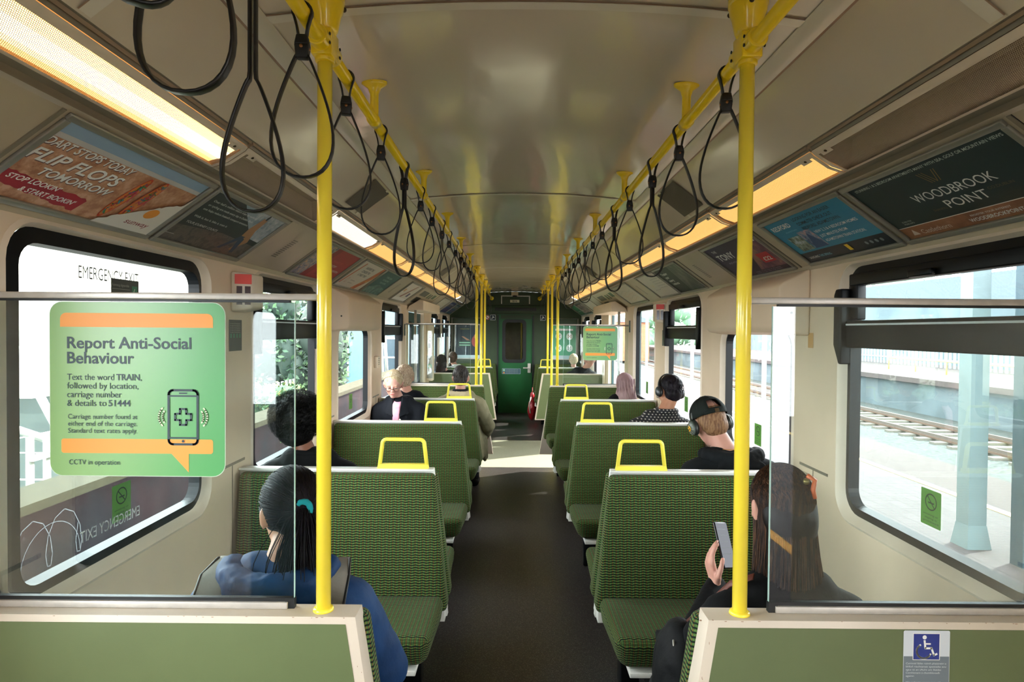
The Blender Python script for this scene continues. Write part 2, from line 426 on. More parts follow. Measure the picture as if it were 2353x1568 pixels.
for side, nm in ((-1, 'left'), (1, 'right')):
    holes = hole_list(side); b = MB(); x = X(side, HW)
    edges = [YB] + [(holes[i][1] + holes[i+1][0]) / 2 for i in range(len(holes)-1)] + [YE]
    def V(y, z, h=HW): return (X(side, h), y, z)
    for i, (y0, y1, z0, z1, t, kind, k) in enumerate(holes):
        a, c = edges[i], edges[i+1]
        if t == 'w':
            g = .045; r = .12
            q = (y0-g, z0-g, y1+g, z1+.02)
            inner = rrect(*q, r, 6); outer = outer_of(*q, a, 0, c, 2.03, r, 6)
            ring(b, [V(*p) for p in outer], [V(*p) for p in inner], M_cream)
            # rolled moulding lip and reveal
            in2 = rrect(q[0]+.012, q[1]+.012, q[2]-.012, q[3]-.012, r-.01, 6); in3 = rrect(y0, z0, y1, z1-.005, .095, 6)
            ring(b, [V(*p) for p in inner], [V(*p, HW-.008) for p in in2], M_cream2, True)
            ring(b, [V(*p, HW-.008) for p in in2], [V(*p, HW+.03) for p in in3], M_cream2, True)
        else:
            q = (y0, .0, y1, z1); inner = [(y0,0),(y0,z1),(y1,z1),(y1,0)]
            b.add([V(a,0),V(y0,0),V(y0,2.03),V(a,2.03)], [(0,1,2,3)], M_cream); b.add([V(y1,0),V(c,0),V(c,2.03),V(y1,2.03)], [(0,1,2,3)], M_cream)
            b.add([V(y0,z1),V(y1,z1),V(y1,2.03),V(y0,2.03)], [(0,1,2,3)], M_cream)
            for p, r_ in (((y0,0),(y0,z1)), ((y1,0),(y1,z1)), ((y0,z1),(y1,z1))):
                b.add([V(*p), V(*r_), V(*r_, HW+.1), V(*p, HW+.1)], [(0,1,2,3)], M_cream2)
    struct('wall_' + nm, b)
    # baseboard and dado joint lines
    b = MB(); b.box((X(side,HW-.012), YB, 0), (X(side,HW), 7.45, .11), M_dgrey); b.box((X(side,HW-.012), 9.4, 0), (X(side,HW), YE, .11), M_dgrey)
    struct('baseboard_' + nm, b)
    # windows
    for (y0, y1, z0, z1, t, kind, k) in holes:
        wno += 1
        if t == 'w':
            w = empty('window_%d' % wno, (X(side,HW+.03), (y0+y1)/2, z0), kind='structure')
            f = MB(); top = .045 if kind != 'boxed' else .02
            A = rrect(y0-.002, z0-.002, y1+.002, z1, .095, 6); B_ = rrect(y0+.032, z0+.032, y1-.032, z1-top, .065, 6)
            C_ = rrect(y0+.036, z0+.036, y1-.036, z1-top-.003, .062, 6)
            ring(f, [V(*p, HW+.02) for p in A], [V(*p, HW+.012) for p in B_], M_frame, True)
            ring(f, [V(*p, HW+.012) for p in B_], [V(*p, HW+.055) for p in C_], M_frame, False)
            f.build('frame', w)
            gp = MB(); gi = rrect(y0+.01, z0+.01, y1-.01, z1-.02, .07, 6)
            gp.add([V(*p, HW+.045) for p in gi], [list(range(len(gi)))], M_glass); gp.build('pane', w)
            if kind == 'hopper':
                h = MB(); h.box(V(y0+.01, 1.63, HW+.05), V(y1-.01, 1.742, HW-.005), M_frame)
                h.box(V(y0+.02, 1.745, HW+.05), V(y0+.075, z1-.04, HW+.01), M_frame); h.box(V(y1-.075, 1.745, HW+.05), V(y1-.02, z1-.04, HW+.01), M_frame)
                h.box(V(y0+.02, 1.885, HW+.05), V(y1-.02, z1-.03, HW+.006), M_frame)
                h.box(V((y0+y1)/2-.06, 1.885, HW+.0), V((y0+y1)/2+.06, 1.91, HW-.02), M_frame)
                h.build('hopper_frame', w, bev=.006, bseg=2)
                g2 = MB(); g2.box(V(y0+.03, 1.722, HW-.004), V(y1-.03, 1.729, HW-.009), M_gask); g2.build('gasket_strip', w)
                for ye, sg in ((y0, 1), (y1, -1)):
                    ck = MB(); P = [(ye+sg*.012, 1.56), (ye-sg*.03, 1.64), (ye-sg*.03, 1.85), (ye-sg*.015, 1.875), (ye+sg*.03, 1.875), (ye+sg*.03, 1.56)]
                    ck.prism([V(*p, HW+.03) for p in P], (-side*.06, 0, 0), M_frame); ck.build('hopper_cheek', w, bev=.006, bseg=2)
        else:
            dn = 'door_%d' % wno
            d = empty(dn, (X(side,HW+.06), (y0+y1)/2, 0), kind='structure')
            M_teal = mat('door_teal', '14474a', .35, var=.15)
            opened = (side == 1)
            mid = (y0+y1)/2
            for (a, c) in (((y0, mid), (mid, y1)) if not opened else ((y0-.60, y0+.03), (y1-.03, y1+.6))):
                lf = MB(); hx = HW+.05
                q = (a+.13, .95, c-.13, 1.78); inn = rrect(*q, .06, 4); out = outer_of(*q, a+.004, .02, c-.004, 1.92, .06, 4)
                ring(lf, [V(*p, hx) for p in out], [V(*p, hx) for p in inn], M_teal); ring(lf, [V(*p, hx+.03) for p in out], [V(*p, hx+.03) for p in inn], M_teal)
                ring(lf, [V(*p, hx) for p in inn], [V(*p, hx+.03) for p in inn], M_frame); ring(lf, [V(*p, hx) for p in out], [V(*p, hx+.03) for p in out], M_teal)
                i2 = rrect(q[0]-.02, q[1]-.02, q[2]+.02, q[3]+.02, .07, 4); ring(lf, [V(*p, hx-.004) for p in i2], [V(*p, hx-.004) for p in inn], M_frame)
                lfo = lf.build('door_leaf', d)
                g = MB(); g.add([V(*p, hx+.015) for p in inn], [list(range(len(inn)))], M_glass); g.build('pane', lfo)
                hd = MB(); yy = c-.06 if a < mid - .3 and not opened else a+.06
                hd.tube([V(yy, .95, hx-.0), V(yy, .95, hx-.035), V(yy, 1.25, hx-.035), V(yy, 1.25, hx-.0)], .008, M_silver, 8); hd.build('door_handle', lfo)
# dado joint lines on the pillars
b = MB()
for side in (-1, 1):
    for k in range(5):
        ya = 2.66 + 1.475*(k-1); yb_ = ya + .30
        if ya < 1.0: continue
        xa = X(side, HW-.0025)
        b.box((xa, ya+.02, 1.055), (xa+side*.002, yb_-.02, 1.067), M_greyband); b.box((xa, (ya+yb_)/2-.002, .3), (xa+side*.002, (ya+yb_)/2+.002, 1.055), M_greyband)
struct('trim_1', b)
# cove panels, light ledge, ceiling
PR = {'cove': [(HW, 1.985), (1.335, 2.005), (1.078, 2.19), (1.062, 2.195)], 'band': [(1.062, 2.195), (1.066, 2.215), (1.045, 2.222)],
      'ledge': [(.918, 2.284), (.912, 2.300), (.896, 2.300)], 'outer': [(.896, 2.300), (.885, 2.312), (.80, 2.378), (.728, 2.430), (.70, 2.440)]}
def strip(mb, prof, side, m, smooth=False, y0=YB, y1=YE):
    n = len(prof); vs = [(X(side,h), y0, z) for h, z in prof] + [(X(side,h), y1, z) for h, z in prof]
    mb.add(vs, [(i, i+1, n+i+1, n+i) for i in range(n-1)], m, smooth)
M_cove = mat('cove_panel', 'b5a78e', .3, var=.05)
ti = 2
for side in (-1, 1):
    b = MB(); strip(b, PR['cove'], side, M_cove); struct('trim_%d' % ti, b); ti += 1
    b = MB(); strip(b, PR['band'], side, M_greyband); strip(b, PR['ledge'], side, M_greyband); struct('trim_%d' % ti, b); ti += 1
b = MB(); strip(b, PR['outer'], -1, M_ceil, True); strip(b, PR['outer'], 1, M_ceil, True)
arch = [(-.70 + 1.4*i/24) for i in range(25)]
az = lambda h: 2.487 - .047 * (abs(h)/.70) ** 2.2
vs = [(C0+h, YB, az(h)) for h in arch] + [(C0+h, YE, az(h)) for h in arch]; n = 25
b.add(vs, [(i, i+1, n+i+1, n+i) for i in range(n-1)], M_ceil, True)
struct('ceiling', b)
b = MB(); b.box((X(-1,1.62), YB-.1, 2.60), (X(1,1.62), YE+.2, 2.72), M_cream)
for side in (-1, 1): b.box((X(side,1.5), YB-.1, 2.0), (X(side,1.62), YE+.2, 2.60), M_cream); b.box((X(side,1.345), YB-.1, 2.03), (X(side,1.62), YE+.2, 2.06), M_cream)
struct('roof', b)
# raised joints of the ceiling
b = MB()
for side in (-1, 1):
    strip(b, [(.708, 2.432), (.700, 2.4335), (.655, 2.4385), (.650, 2.444)], side, M_seam, True); strip(b, [(.716, 2.432), (.708, 2.432)], side, M_groove)
for ys in (-.55, 1.50, 3.556, 5.61, 7.66, 9.70, 11.7):
    hh = [-.70 + 1.4*i/24 for i in range(25)]
    for (ya, yb_, dz, m_) in ((ys-.017, ys+.017, .004, M_seam), (ys-.022, ys-.017, .003, M_groove)):
        vs = [(C0+h, ya, az(h)-dz) for h in hh] + [(C0+h, yb_, az(h)-dz) for h in hh]
        b.add(vs, [(i, i+1, 25+i+1, 25+i) for i in range(24)], m_, True)
    for side in (-1, 1):
        pf = [(.72, 2.429), (.80, 2.372), (.89, 2.303)]
        strip(b, pf, side, M_seam, True, ys-.3-.017, ys-.3+.017); strip(b, [(h, z-.0) for h, z in pf], side, M_groove, True, ys-.3-.021, ys-.3-.0172)
struct('trim_%d' % ti, b); ti += 1
# perforated air vents let into the outer ceiling
for side, yv in ((-1, 3.15), (1, 3.15), (-1, 6.9), (1, 6.9)):
    b = MB(); strip(b, [(.725, 2.4255), (.80, 2.371), (.875, 2.313)], side, mat('vent_mesh', '5f5548', .55, var=.2, vscale=300), False, yv-.16, yv+.16)
    o = b.build('ceiling_vent'); tag(o, ('left' if side < 0 else 'right') + ' dark perforated ceiling vent ' + ('nearer the camera' if yv < 4 else 'farther down the carriage'), 'vent')
# end walls
b = MB(); yb = YE
OP = [(-.375, .0), (-.375, 2.02), (.375, 2.02), (.375, 0)]
def endwall(mb, y, m, door=True):
    prof = [(HW,0),(HW,1.985),(1.335,2.005),(1.078,2.19),(1.045,2.222),(.918,2.284),(.896,2.30),(.80,2.378),(.70,2.44)]
    arc = [(abs(h), az(h), h) for h in [.7-1.4*i/12 for i in range(13)]]
    pts = [(C0+h, z) for h, z in prof] + [(C0+h, z) for _, z, h in arc[1:-1]] + [(C0-h, z) for h, z in prof[::-1]]
    if door: pts += [(C0-.375,0),(C0-.375,2.02),(C0+.375,2.02),(C0+.375,0)]
    mb.add([(x, y, z) for x, z in pts], [list(range(len(pts)))], m)
endwall(b, YE, M_gdark); struct('wall_back', b)
b = MB(); endwall(b, YB, M_cream, False); struct('wall_front', b)
d = empty('door_90', (C0, YE, 0), kind='structure')
b = MB(); yd = YE + .02
q = (C0-.25, 1.05, C0+.20, 1.90); inn = rrect(*q, .07, 6); out = outer_of(*q, C0-.375, .0, C0+.375, 2.02, .07, 6)
ring(b, [(x, yd, z) for x, z in out], [(x, yd, z) for x, z in inn], M_gdoor)
ring(b, [(x, YE-.0, z) for x, z in out], [(x, yd, z) for x, z in out], M_frame)
b.box((C0-.375, YE-.012, 0), (C0-.345, yd, 2.0), M_blk); b.box((C0+.345, YE-.012, 0), (C0+.375, yd, 2.0), M_blk)
b.box((C0-.30, YE-.02, 1.93), (C0+.32, yd, 2.01), M_gdark)
leaf = b.build('door_leaf', d)
b = MB(); i2 = rrect(q[0]+.045, q[1]+.045, q[2]-.045, q[3]-.045, .06, 6); ring(b, [(x, yd-.02, z) for x, z in rrect(q[0]-.02, q[1]-.02, q[2]+.02, q[3]+.02, .09, 6)], [(x, yd-.02, z) for x, z in i2], M_blk, True)
ring(b, [(x, yd-.02, z) for x, z in i2], [(x, yd+.02, z) for x, z in i2], M_blk); b.build('window_gasket', leaf)
b = MB(); b.add([(x, yd+.01, z) for x, z in i2], [list(range(len(i2)))], glass_mat('dark_glass', (.55, .62, .5, 1), .05, (.3, .34, .25, 1), 1.0)); b.build('pane', leaf)
b = MB(); b.box((C0+.255, YE-.015, .83), (C0+.315, yd, 1.02), M_silver); b.cyl((C0+.285, YE-.015, .93), (C0+.285, YE-.07, .93), .012, M_silver); b.cyl((C0+.29, YE-.06, .93), (C0+.16, YE-.06, .93), .013, M_silver); b.build('door_handle', leaf, bev=.003)
# dim gangway and next carriage behind the end door
b = MB(); mg = mat('gangway_green', '5d7150', .5, var=.3); b.box((C0-1.0, YE+2.2, 0), (C0+1.0, YE+2.3, 2.4), mg); b.box((C0-1.0, YE+.06, -.1), (C0+1.0, YE+2.3, 0), M_floor); b.box((C0-1.1, YE+.06, 0), (C0-1.0, YE+2.3, 2.4), mg); b.box((C0+1.0, YE+.06, 0), (C0+1.1, YE+2.3, 2.4), mg); b.box((C0-1.1, YE+.25, 2.4), (C0+1.1, YE+2.3, 2.45), mg)
struct('wall_gangway', b)
b = MB(); b.cyl((C0+.14, YE+1.2, 0), (C0+.14, YE+1.2, 2.4), .02, M_yelp); tag(b.build('grab_pole'), 'yellow pole glimpsed through the end door window', 'pole')
# lintel beams on the end wall, display, plates
b = MB(); b.box((C0-.66, YE-.05, 2.04), (C0+.66, YE, 2.20), M_gdark); o = b.build('door_header', bev=.01); tag(o, 'dark green header beam over the end door', 'header')
b = MB(); b.box((C0-.42, YE-.058, 2.09), (C0+.42, YE-.0501, 2.16), M_blk); o = b.build('display_panel', bev=.003); tag(o, 'blank black display strip above the green end door', 'display')
b = MB()
for x0 in (-.30, .27): b.box((C0+x0, YE-.012, 2.235), (C0+x0+.022, YE-.001, 2.40), M_silver)
b.box((C0-.30, YE-.012, 2.385), (C0+.292, YE-.001, 2.405), M_silver); tag(b.build('access_hatch_frame'), 'silver hatch frame at the top of the end wall', 'frame')
t = empty('number_plate', (C0-.02, YE-.008, 2.28), 'small cream plate with number 8316 above the end door', 'sign')
sh = Sheet((C0-.115, YE-.013, 2.262), (1,0,0), (0,0,1), (0,-1,0)); sh.rect(0, 0, .19, .055, mat('plate_cream', 'c9c2a6', .5)); sh.text('8316', .095, .012, .032, mat('ink_black', '14181a', .5), align='c', bold=.02); sh.build(t, 'plate')
t = empty('security_camera', (C0-.02, YE-.06, 2.42), 'small domed security camera above the end door', 'camera')
b = MB(); b.box((C0-.09, YE-.12, 2.40), (C0+.05, YE-.005, 2.47), mat('camera_beige', 'b8a884', .5)); b.build('housing', t, bev=.01)
b = MB(); b.ell((C0-.02, YE-.07, 2.40), (.05, .05, .035), M_blk); b.build('dome', t)

b = MB()
for side in (-1, 1):
    for ya, yb_ in ((10.4, YE), (YB, -2.1)): strip(b, [(1.045, 2.2225), (.985, 2.2345), (.918, 2.284)], side, M_cream2, True, ya, yb_)
struct('trim_%d' % ti, b); ti += 1
# ------------------------------------------------------------------ light boxes along both ledges
bounds = [-2.1, -1.08, -.05, .97, 2.0, 3.03, 4.06, 5.12, 6.16, 7.2, 8.22, 9.26, 10.4]
ordn = ['first', 'second', 'third', 'fourth', 'fifth', 'sixth', 'seventh', 'eighth', 'ninth', 'tenth', 'eleventh', 'twelfth']
for side in (-1, 1):
    for i in range(len(bounds)-1):
        y0, y1 = bounds[i]+.006, bounds[i+1]-.006
        if side == -1: st = 'tube' if 0 <= y0 < 1.9 else 'off' if y0 < 3.0 else 'white' if y0 < 4.0 else 'amber'
        else: st = 'off' if y0 < 1.9 else 'amber'
        nm = 'left' if side < 0 else 'right'
        vis = i - 3 + 1
        lab = {'tube': 'brightly lit perforated light box on the %s ceiling edge nearest the camera', 'off': 'unlit perforated light box on the %s ceiling edge',
               'white': 'pale white lit light box on the %s ceiling edge beyond the unlit one', 'amber': 'amber lit light box on the %s ceiling edge'}[st] % nm
        if st in ('off', 'amber'): lab += ', %s from the camera' % (ordn[max(vis-1, 0)] if vis > 0 else 'behind')
        t = empty('light_box', (X(side,.98), y0, 2.25), lab, 'light', 'light boxes along the ceiling edges')
        cv = [(1.044, 2.2225), (1.036, 2.2175), (.985, 2.2345), (.928, 2.2715), (.919, 2.282)]
        b = MB(); k0 = len(b.v)
        b2 = MB(); strip(b2, cv, side, M_perf, True, y0, y1); co = b2.build('perforated_cover', t)
        # metric uv: along y, and along the profile
        uvl = co.data.uv_layers[0]; L = [0]
        for j in range(1, len(cv)): L.append(L[-1] + math.hypot(cv[j][0]-cv[j-1][0], cv[j][1]-cv[j-1][1]))
        for p in co.data.polygons:
            for li in p.loop_indices:
                vi = co.data.loops[li].vertex_index; uvl.data[li].uv = (y0 + (0 if vi < len(cv) else y1-y0), L[vi % len(cv)])
        b = MB(); M_rim = M_cream2
        for ya, yb_ in ((y0-.004, y0+.016), (y1-.016, y1+.004)): strip(b, [(h, z-.0015) for h, z in cv], side, M_rim, True, ya, yb_)
        strip(b, [(cv[0][0]+.001, cv[0][1]-.0012), (cv[1][0], cv[1][1]-.002), (cv[1][0]-.01, cv[1][1]-.0)], side, M_rim, True, y0, y1); strip(b, [(.934, 2.2672), (.927, 2.2705), (.9175, 2.2815)], side, M_rim, True, y0, y1)
        for ya in (y0+.03, y1-.09): strip(b, [(.943, 2.2595), (.9365, 2.264), (.927, 2.2698)], side, M_rim, True, ya, ya+.06)
        rim = b.build('rim', t)
        for ya in (y0+.06, y1-.06): b = MB(); b.ell((X(side,.9335), ya, 2.2665), (.006, .006, .004), M_brass, nu=10, nv=6); b.build('screw', rim)
        b = MB(); strip(b, [(1.046, 2.224), (1.05, 2.32), (.90, 2.35), (.905, 2.29)], side, mat('lamp_housing', 'a8927a', .6), False, y0, y1)
        for ya in (y0+.001, y1-.001): b.add([(X(side,h), ya, z) for h, z in [(1.046,2.224),(1.05,2.32),(.90,2.35),(.905,2.29)]], [(0,1,2,3)], mat('lamp_housing', 'a8927a', .6))
        b.build('housing', t)
        if st != 'off':
            b = MB(); dm = {'tube': M_warm, 'white': M_whitetube, 'amber': M_amber}[st]
            strip(b, [(h, z+.012) for h, z in cv[1:4]], side, dm, True, y0+.02, y1-.02); b.build('diffuser', t)
            if st == 'tube':
                b = MB(); strip(b, [(.998, 2.2345), (.985, 2.2385), (.962, 2.2515)], side, M_tube, True, y0+.03, y1-.03); b.build('tube', t)
                b = MB(); strip(b, [(1.018, 2.2330), (.985, 2.2415), (.940, 2.2685)], side, M_mid, True, y0+.025, y1-.025); b.build('glow_strip', t)  # emissive band imitating the tube's glow spreading over the diffuser
# ================================================================== seats
def seat_parts(root, side, y0, d, ext=0):
    """one upholstered bench: backrest face + cushion; d = direction the sitter faces (-1 towards camera, +1 away)"""
    xw = X(side, HW-.02); xt = X(side, .408-ext); xb = X(side, .340-ext)
    s = side
    def P(x, dy, z): return (x, y0 + d*dy, z)
    b = MB()
    b.hexa([P(xw,.021,.40), P(xb,.021,.40), P(xb,.135,.40), P(xw,.135,.40),
            P(xw,.0115,1.018), P(xt,.0115,1.018), P(xt,.066,1.012), P(xw,.066,1.012)], M_fab)
    o = b.build('backrest', root, bev=.022, bseg=4)
    b = MB()
    b.hexa([P(xw,.10,.335), P(xb+s*.03,.10,.335), P(xb+s*.05,.50,.345), P(xw,.50,.345),
            P(xw,.10,.475), P(X(side,.350),.10,.475), P(X(side,.358),.54,.482), P(xw,.54,.482)], M_fab)
    # raised rim of the cushion on the aisle side
    b.build('seat_cushion', root, bev=.045, bseg=6)
    b = MB(); b.box(P(xw,.08,.315), P(xb+s*.085,.50,.337), M_white); b.build('seat_pan', root, bev=.004, bseg=2)
def spine(root, side, y0):
    xw = X(side, HW-.004); b = MB()
    b.hexa([(xw,y0-.020,.33),(X(side,.350),y0-.020,.33),(X(side,.349),y0+.020,.33),(xw,y0+.020,.33),
            (xw,y0-.010,1.03),(X(side,.417),y0-.010,1.03),(X(side,.417),y0+.010,1.03),(xw,y0+.010,1.03)], M_white)
    b.hexa([(X(side,.42),y0-.075,.33),(X(side,.356),y0-.075,.33),(X(side,.356),y0+.075,.33),(X(side,.42),y0+.075,.33),
            (X(side,.42),y0-.012,.62),(X(side,.374),y0-.012,.62),(X(side,.374),y0+.012,.62),(X(side,.42),y0+.012,.62)], M_white)
    b.box((xw, y0-.026, 1.020), (X(side,.419), y0+.026, 1.031), M_white)
    b.build('back_frame', root, bev=.003, bseg=2)
def pedestal(root, side, y0, y1):
    b = MB(); b.box((X(side,HW-.02), y0, 0), (X(side,.60), y1, .315), M_dgrey); o = b.build('heater_box', root, bev=.006)
    b = MB()
    for yy in (y0-.004, y1+.004):
        for j in range(14):
            for q in range(7): 
                xx = X(side, .66+.03*j); b.box((xx, yy-.003, .07+.03*q), (xx+.02, yy+.003, .088+.03*q), M_blk)
    b.build('grille', root)
    b = MB(); b.box((X(side,.47), (y0+y1)/2-.05, 0), (X(side,.56), (y0+y1)/2+.05, .315), M_frame); b.build('leg', root, bev=.01)
def handle(root, side, y0, hx=.566):
    x = X(side, hx); pts = []
    def arcpt(cx, cz, r, a0, a1, n=6): return [(cx + r*math.cos(R(a0+(a1-a0)*i/n)), cz + r*math.sin(R(a0+(a1-a0)*i/n))) for i in range(n+1)]
    zt = 1.168; p = [(-.112, 1.045)] + arcpt(-.078, zt-.022, .022, 165, 90) + arcpt(.078, zt-.022, .022, 90, 15) + [(.112, 1.045)]
    b = MB(); b.tube([(x+a, y0, z) for a, z in p], .0095, M_yelh, 10)
    b.prism([(x-.124, y0-.014, 1.022), (x+.124, y0-.014, 1.022), (x+.118, y0-.014, 1.050), (x+.09, y0-.014, 1.052), (x-.09, y0-.014, 1.052), (x-.118, y0-.014, 1.050)], (0,.028,0), M_yelh)
    b.build('grab_handle', root)
sn = {-1: 'left', 1: 'right'}
rowlab = ['first', 'second', 'third']
for side in (-1, 1):
    for i, y0 in enumerate(ROWS[1:4]):
        t = empty('bench_seat', (X(side,.85), y0, 0), 'green chequered double bench with yellow handle, %s side, %s row past the partition' % (sn[side], rowlab[i]), 'seat', 'back to back train benches')
        seat_parts(t, side, y0, -1); seat_parts(t, side, y0, 1); spine(t, side, y0); handle(t, side, y0); pedestal(t, side, y0-.36, y0+.36)
    t = empty('bench_seat', (X(side,.85), 10.98, 0), 'green bench with yellow handle on the %s beyond the door area' % sn[side], 'seat', 'back to back train benches')
    seat_parts(t, side, 10.98, -1); seat_parts(t, side, 10.98, 1); spine(t, side, 10.98); handle(t, side, 10.98, .56); pedestal(t, side, 10.7, 11.3)
    t = empty('bench_seat', (X(side,.85), 12.40, 0), 'green bench against the end wall on the %s' % sn[side], 'seat', 'single benches against walls')
    seat_parts(t, side, 12.42, -1); 
# partitions with a bench bolted behind (near, seventh metre, beyond the doors)
def partition(side, y0, d, lab, name='partition_bench', zb=.16):
    """d = side on which the bench sits (+1 = beyond)"""
    t = empty(name, (X(side,.85), y0, 0), lab, 'seat')
    xw = X(side, HW-.004); xt = X(side, .405); xb = X(side, .300)
    def xa(z): return X(side, .405 - (.405-.300) * (1.03-z)/.70)
    y1 = y0 - d*.035; y2 = y0 + d*.030
    M_pw = mat('partition_frame', 'cdc0ae', .4, var=.04, bump=.1)
    b = MB(); z0 = zb
    P = [(xw, z0), (xa(z0), z0), (xa(z0+.05) - side*.0, z0+.05), (xt, 1.03), (xw, 1.03)]
    b.prism([(x, y1, z) for x, z in P], (0, y2-y1, 0), M_pw); fb = b
    b = MB(); f = .017
    P2 = [(xw, z0+f), (xa(z0+f)+side*f*1.1, z0+f), (xt+side*f*1.3, 1.03-f), (xw, 1.03-f)]
    b.prism([(x, y1-d*.0012, z) for x, z in P2], (0, d*.002, 0), M_green); b.build('green_panel', t)
    b = fb; rnd = random.Random(3 + side)
    for q in range(22):     # chipped paint along the front edges
        if q < 14: u = rnd.choice((.45,.8,1.0)) + rnd.gauss(0,.07); w = rnd.uniform(.001, .006); h = rnd.uniform(.0005, .0013); xx = X(side, u); zz = 1.0297 - rnd.random()*.0025
        else: zz = rnd.uniform(.55, 1.0); xx = xa(zz) + side*rnd.uniform(.001,.012); w = .0012; h = rnd.uniform(.002,.006)
        b.box((xx, y1-d*.0006, zz-h), (xx+w, y1+d*.004, zz+.0004), M_groove)
    b.build('partition_frame', t, bev=.0035, bseg=2)
    seat_parts(t, side, y0 + d*.006, d, .016); pedestal(t, side, *( (y0+.1, y0+.42) if d > 0 else (y0-.42, y0-.1)))
    return t
partition(-1, 1.42, 1, 'nearest left olive green partition with a bench behind it'); partition(1, 1.42, 1, 'nearest right olive green partition carrying the blue wheelchair notice')
partition(-1, 7.35, -1, 'fourth left bench row, under the far glass screen', zb=.2); partition(1, 7.35, -1, 'fourth right bench row, under the far glass screen', zb=.2)
partition(-1, 9.43, 1, 'far left pale green partition beyond the doors', zb=.31); partition(1, 9.43, 1, 'far right pale green partition beyond the doors, beside the red bag', zb=.31)
# ------------------------------------------------------------------ glass screens
def screen(side, y0, far):
    w = 'far' if far else 'near'
    t = empty('glass_screen', (X(side,.95), y0, 1.03), '%s %s clear glass draught screen with a metal top rail' % (w, sn[side]), 'screen')
    yg = y0 + .012; xe = X(side, .56); xw = X(side, HW)
    b = MB(); b.box((X(side,.492), yg-.014, 1.757), (xw, yg+.014, 1.772), M_silver); b.build('top_rail', t, bev=.002, bseg=2)
    b = MB(); b.box((xe+side*.012, yg-.006, 1.7515), (xw, yg+.006, 1.7568), M_blk); b.build('rubber_gasket', t)
    b = MB(); b.box((xe, yg-.006, 1.0465), (xw, yg+.006, 1.0545), M_blk); b.box((xe-side*.001, yg-.007, 1.03), (xe+side*.02, yg+.007, 1.054), M_blk); b.build('rubber_gasket', t)
    b = MB(); b.box((xe+side*.014, yg-.012, 1.0302), (xw, yg+.010, 1.0462), M_silver); b.build('bottom_channel', t, bev=.0015, bseg=2)
    b = MB(); b.box((xe+side*.0015, yg-.003, 1.054), (xw, yg+.003, 1.7512), M_screen); g = b.build('pane', t)
    b = MB(); b.box((xe, yg-.0032, 1.054), (xe+side*.0013, yg+.0032, 1.7512), M_sedge); b.build('glass_edge', t)
    b = MB()
    for xx, zz in ((X(side,.492), 1.7645),): b.cyl((xx+side*.0, yg-.016, zz), (xx, yg-.02, zz), .005, M_brass)
    b.build('screw', t)
for side in (-1, 1):
    screen(side, 1.42, False); screen(side, 7.35, True)
# ------------------------------------------------------------------ poles
def az2(h): return az(abs(h)) if abs(h) < .7 else 2.44
def pole(side, y0, zb, lab, clampz=2.345):
    x = X(side, .4885); zt = az2(.4885)
    t = empty('grab_pole', (x, y0, zb), lab, 'pole', 'vertical yellow grab poles')
    b = MB(); b.cyl((x, y0, zb), (x, y0, zt-.02), .0168, M_yelp, 24); b.build('pole', t)
    b = MB(); b.lathe([(.0235, -.095), (.030, -.080), (.036, -.05), (.041, -.038), (.043, -.022), (.043, 0.0)], M_yel, 28, c=(x, y0, zt-.002)); b.lathe([(.0445,-.021),(.0445,.0)], M_yel, 28, c=(x,y0,zt-.002)); sock = b.build('ceiling_socket', t)
    for a in (-100, 20, 140): b = MB(); b.ell((x+.0425*math.cos(R(a)), y0+.0425*math.sin(R(a)), zt-.030), (.006,.006,.006), M_brass, nu=10, nv=6); b.build('screw', sock)
    b = MB(); b.lathe([(.0205, -.04), (.0225, -.036), (.0225, .036), (.0205, .04)], M_yel, 24, c=(x, y0, clampz)); b.cyl((x, y0-.062, clampz), (x, y0+.062, clampz), .0235, M_yel, 24)
    b.box((x-.0235, y0-.03, clampz-.03), (x+.0235, y0+.03, clampz+.03), M_yel); clp = b.build('clamp', t, bev=.003)
    for dy in (-.04, .04):
        for dz in (-.01, .01):
            for sx in (-1, 1): b = MB(); b.ell((x+sx*.0235, y0+dy, clampz+dz), (.002,.004,.004), M_blk, nu=8, nv=6); b.build('bolt', clp)
    b = MB(); b.lathe([(.024, 0), (.0225, .006), (.0175, .008)], M_yelp, 24, c=(x, y0, zb)); b.build('foot_collar', t)
for side in (-1, 1):
    pole(side, 1.42, 1.03, 'nearest %s yellow grab pole rising from the near partition' % sn[side])
    pole(side, 7.35, 1.03, 'far %s yellow grab pole rising from the fourth bench row' % sn[side])
    pole(side, 8.45, 0.0, '%s yellow grab pole standing on the floor by the doors' % sn[side])
    pole(side, 9.43, 1.03, 'farthest %s yellow grab pole, on the partition beyond the doors' % sn[side])
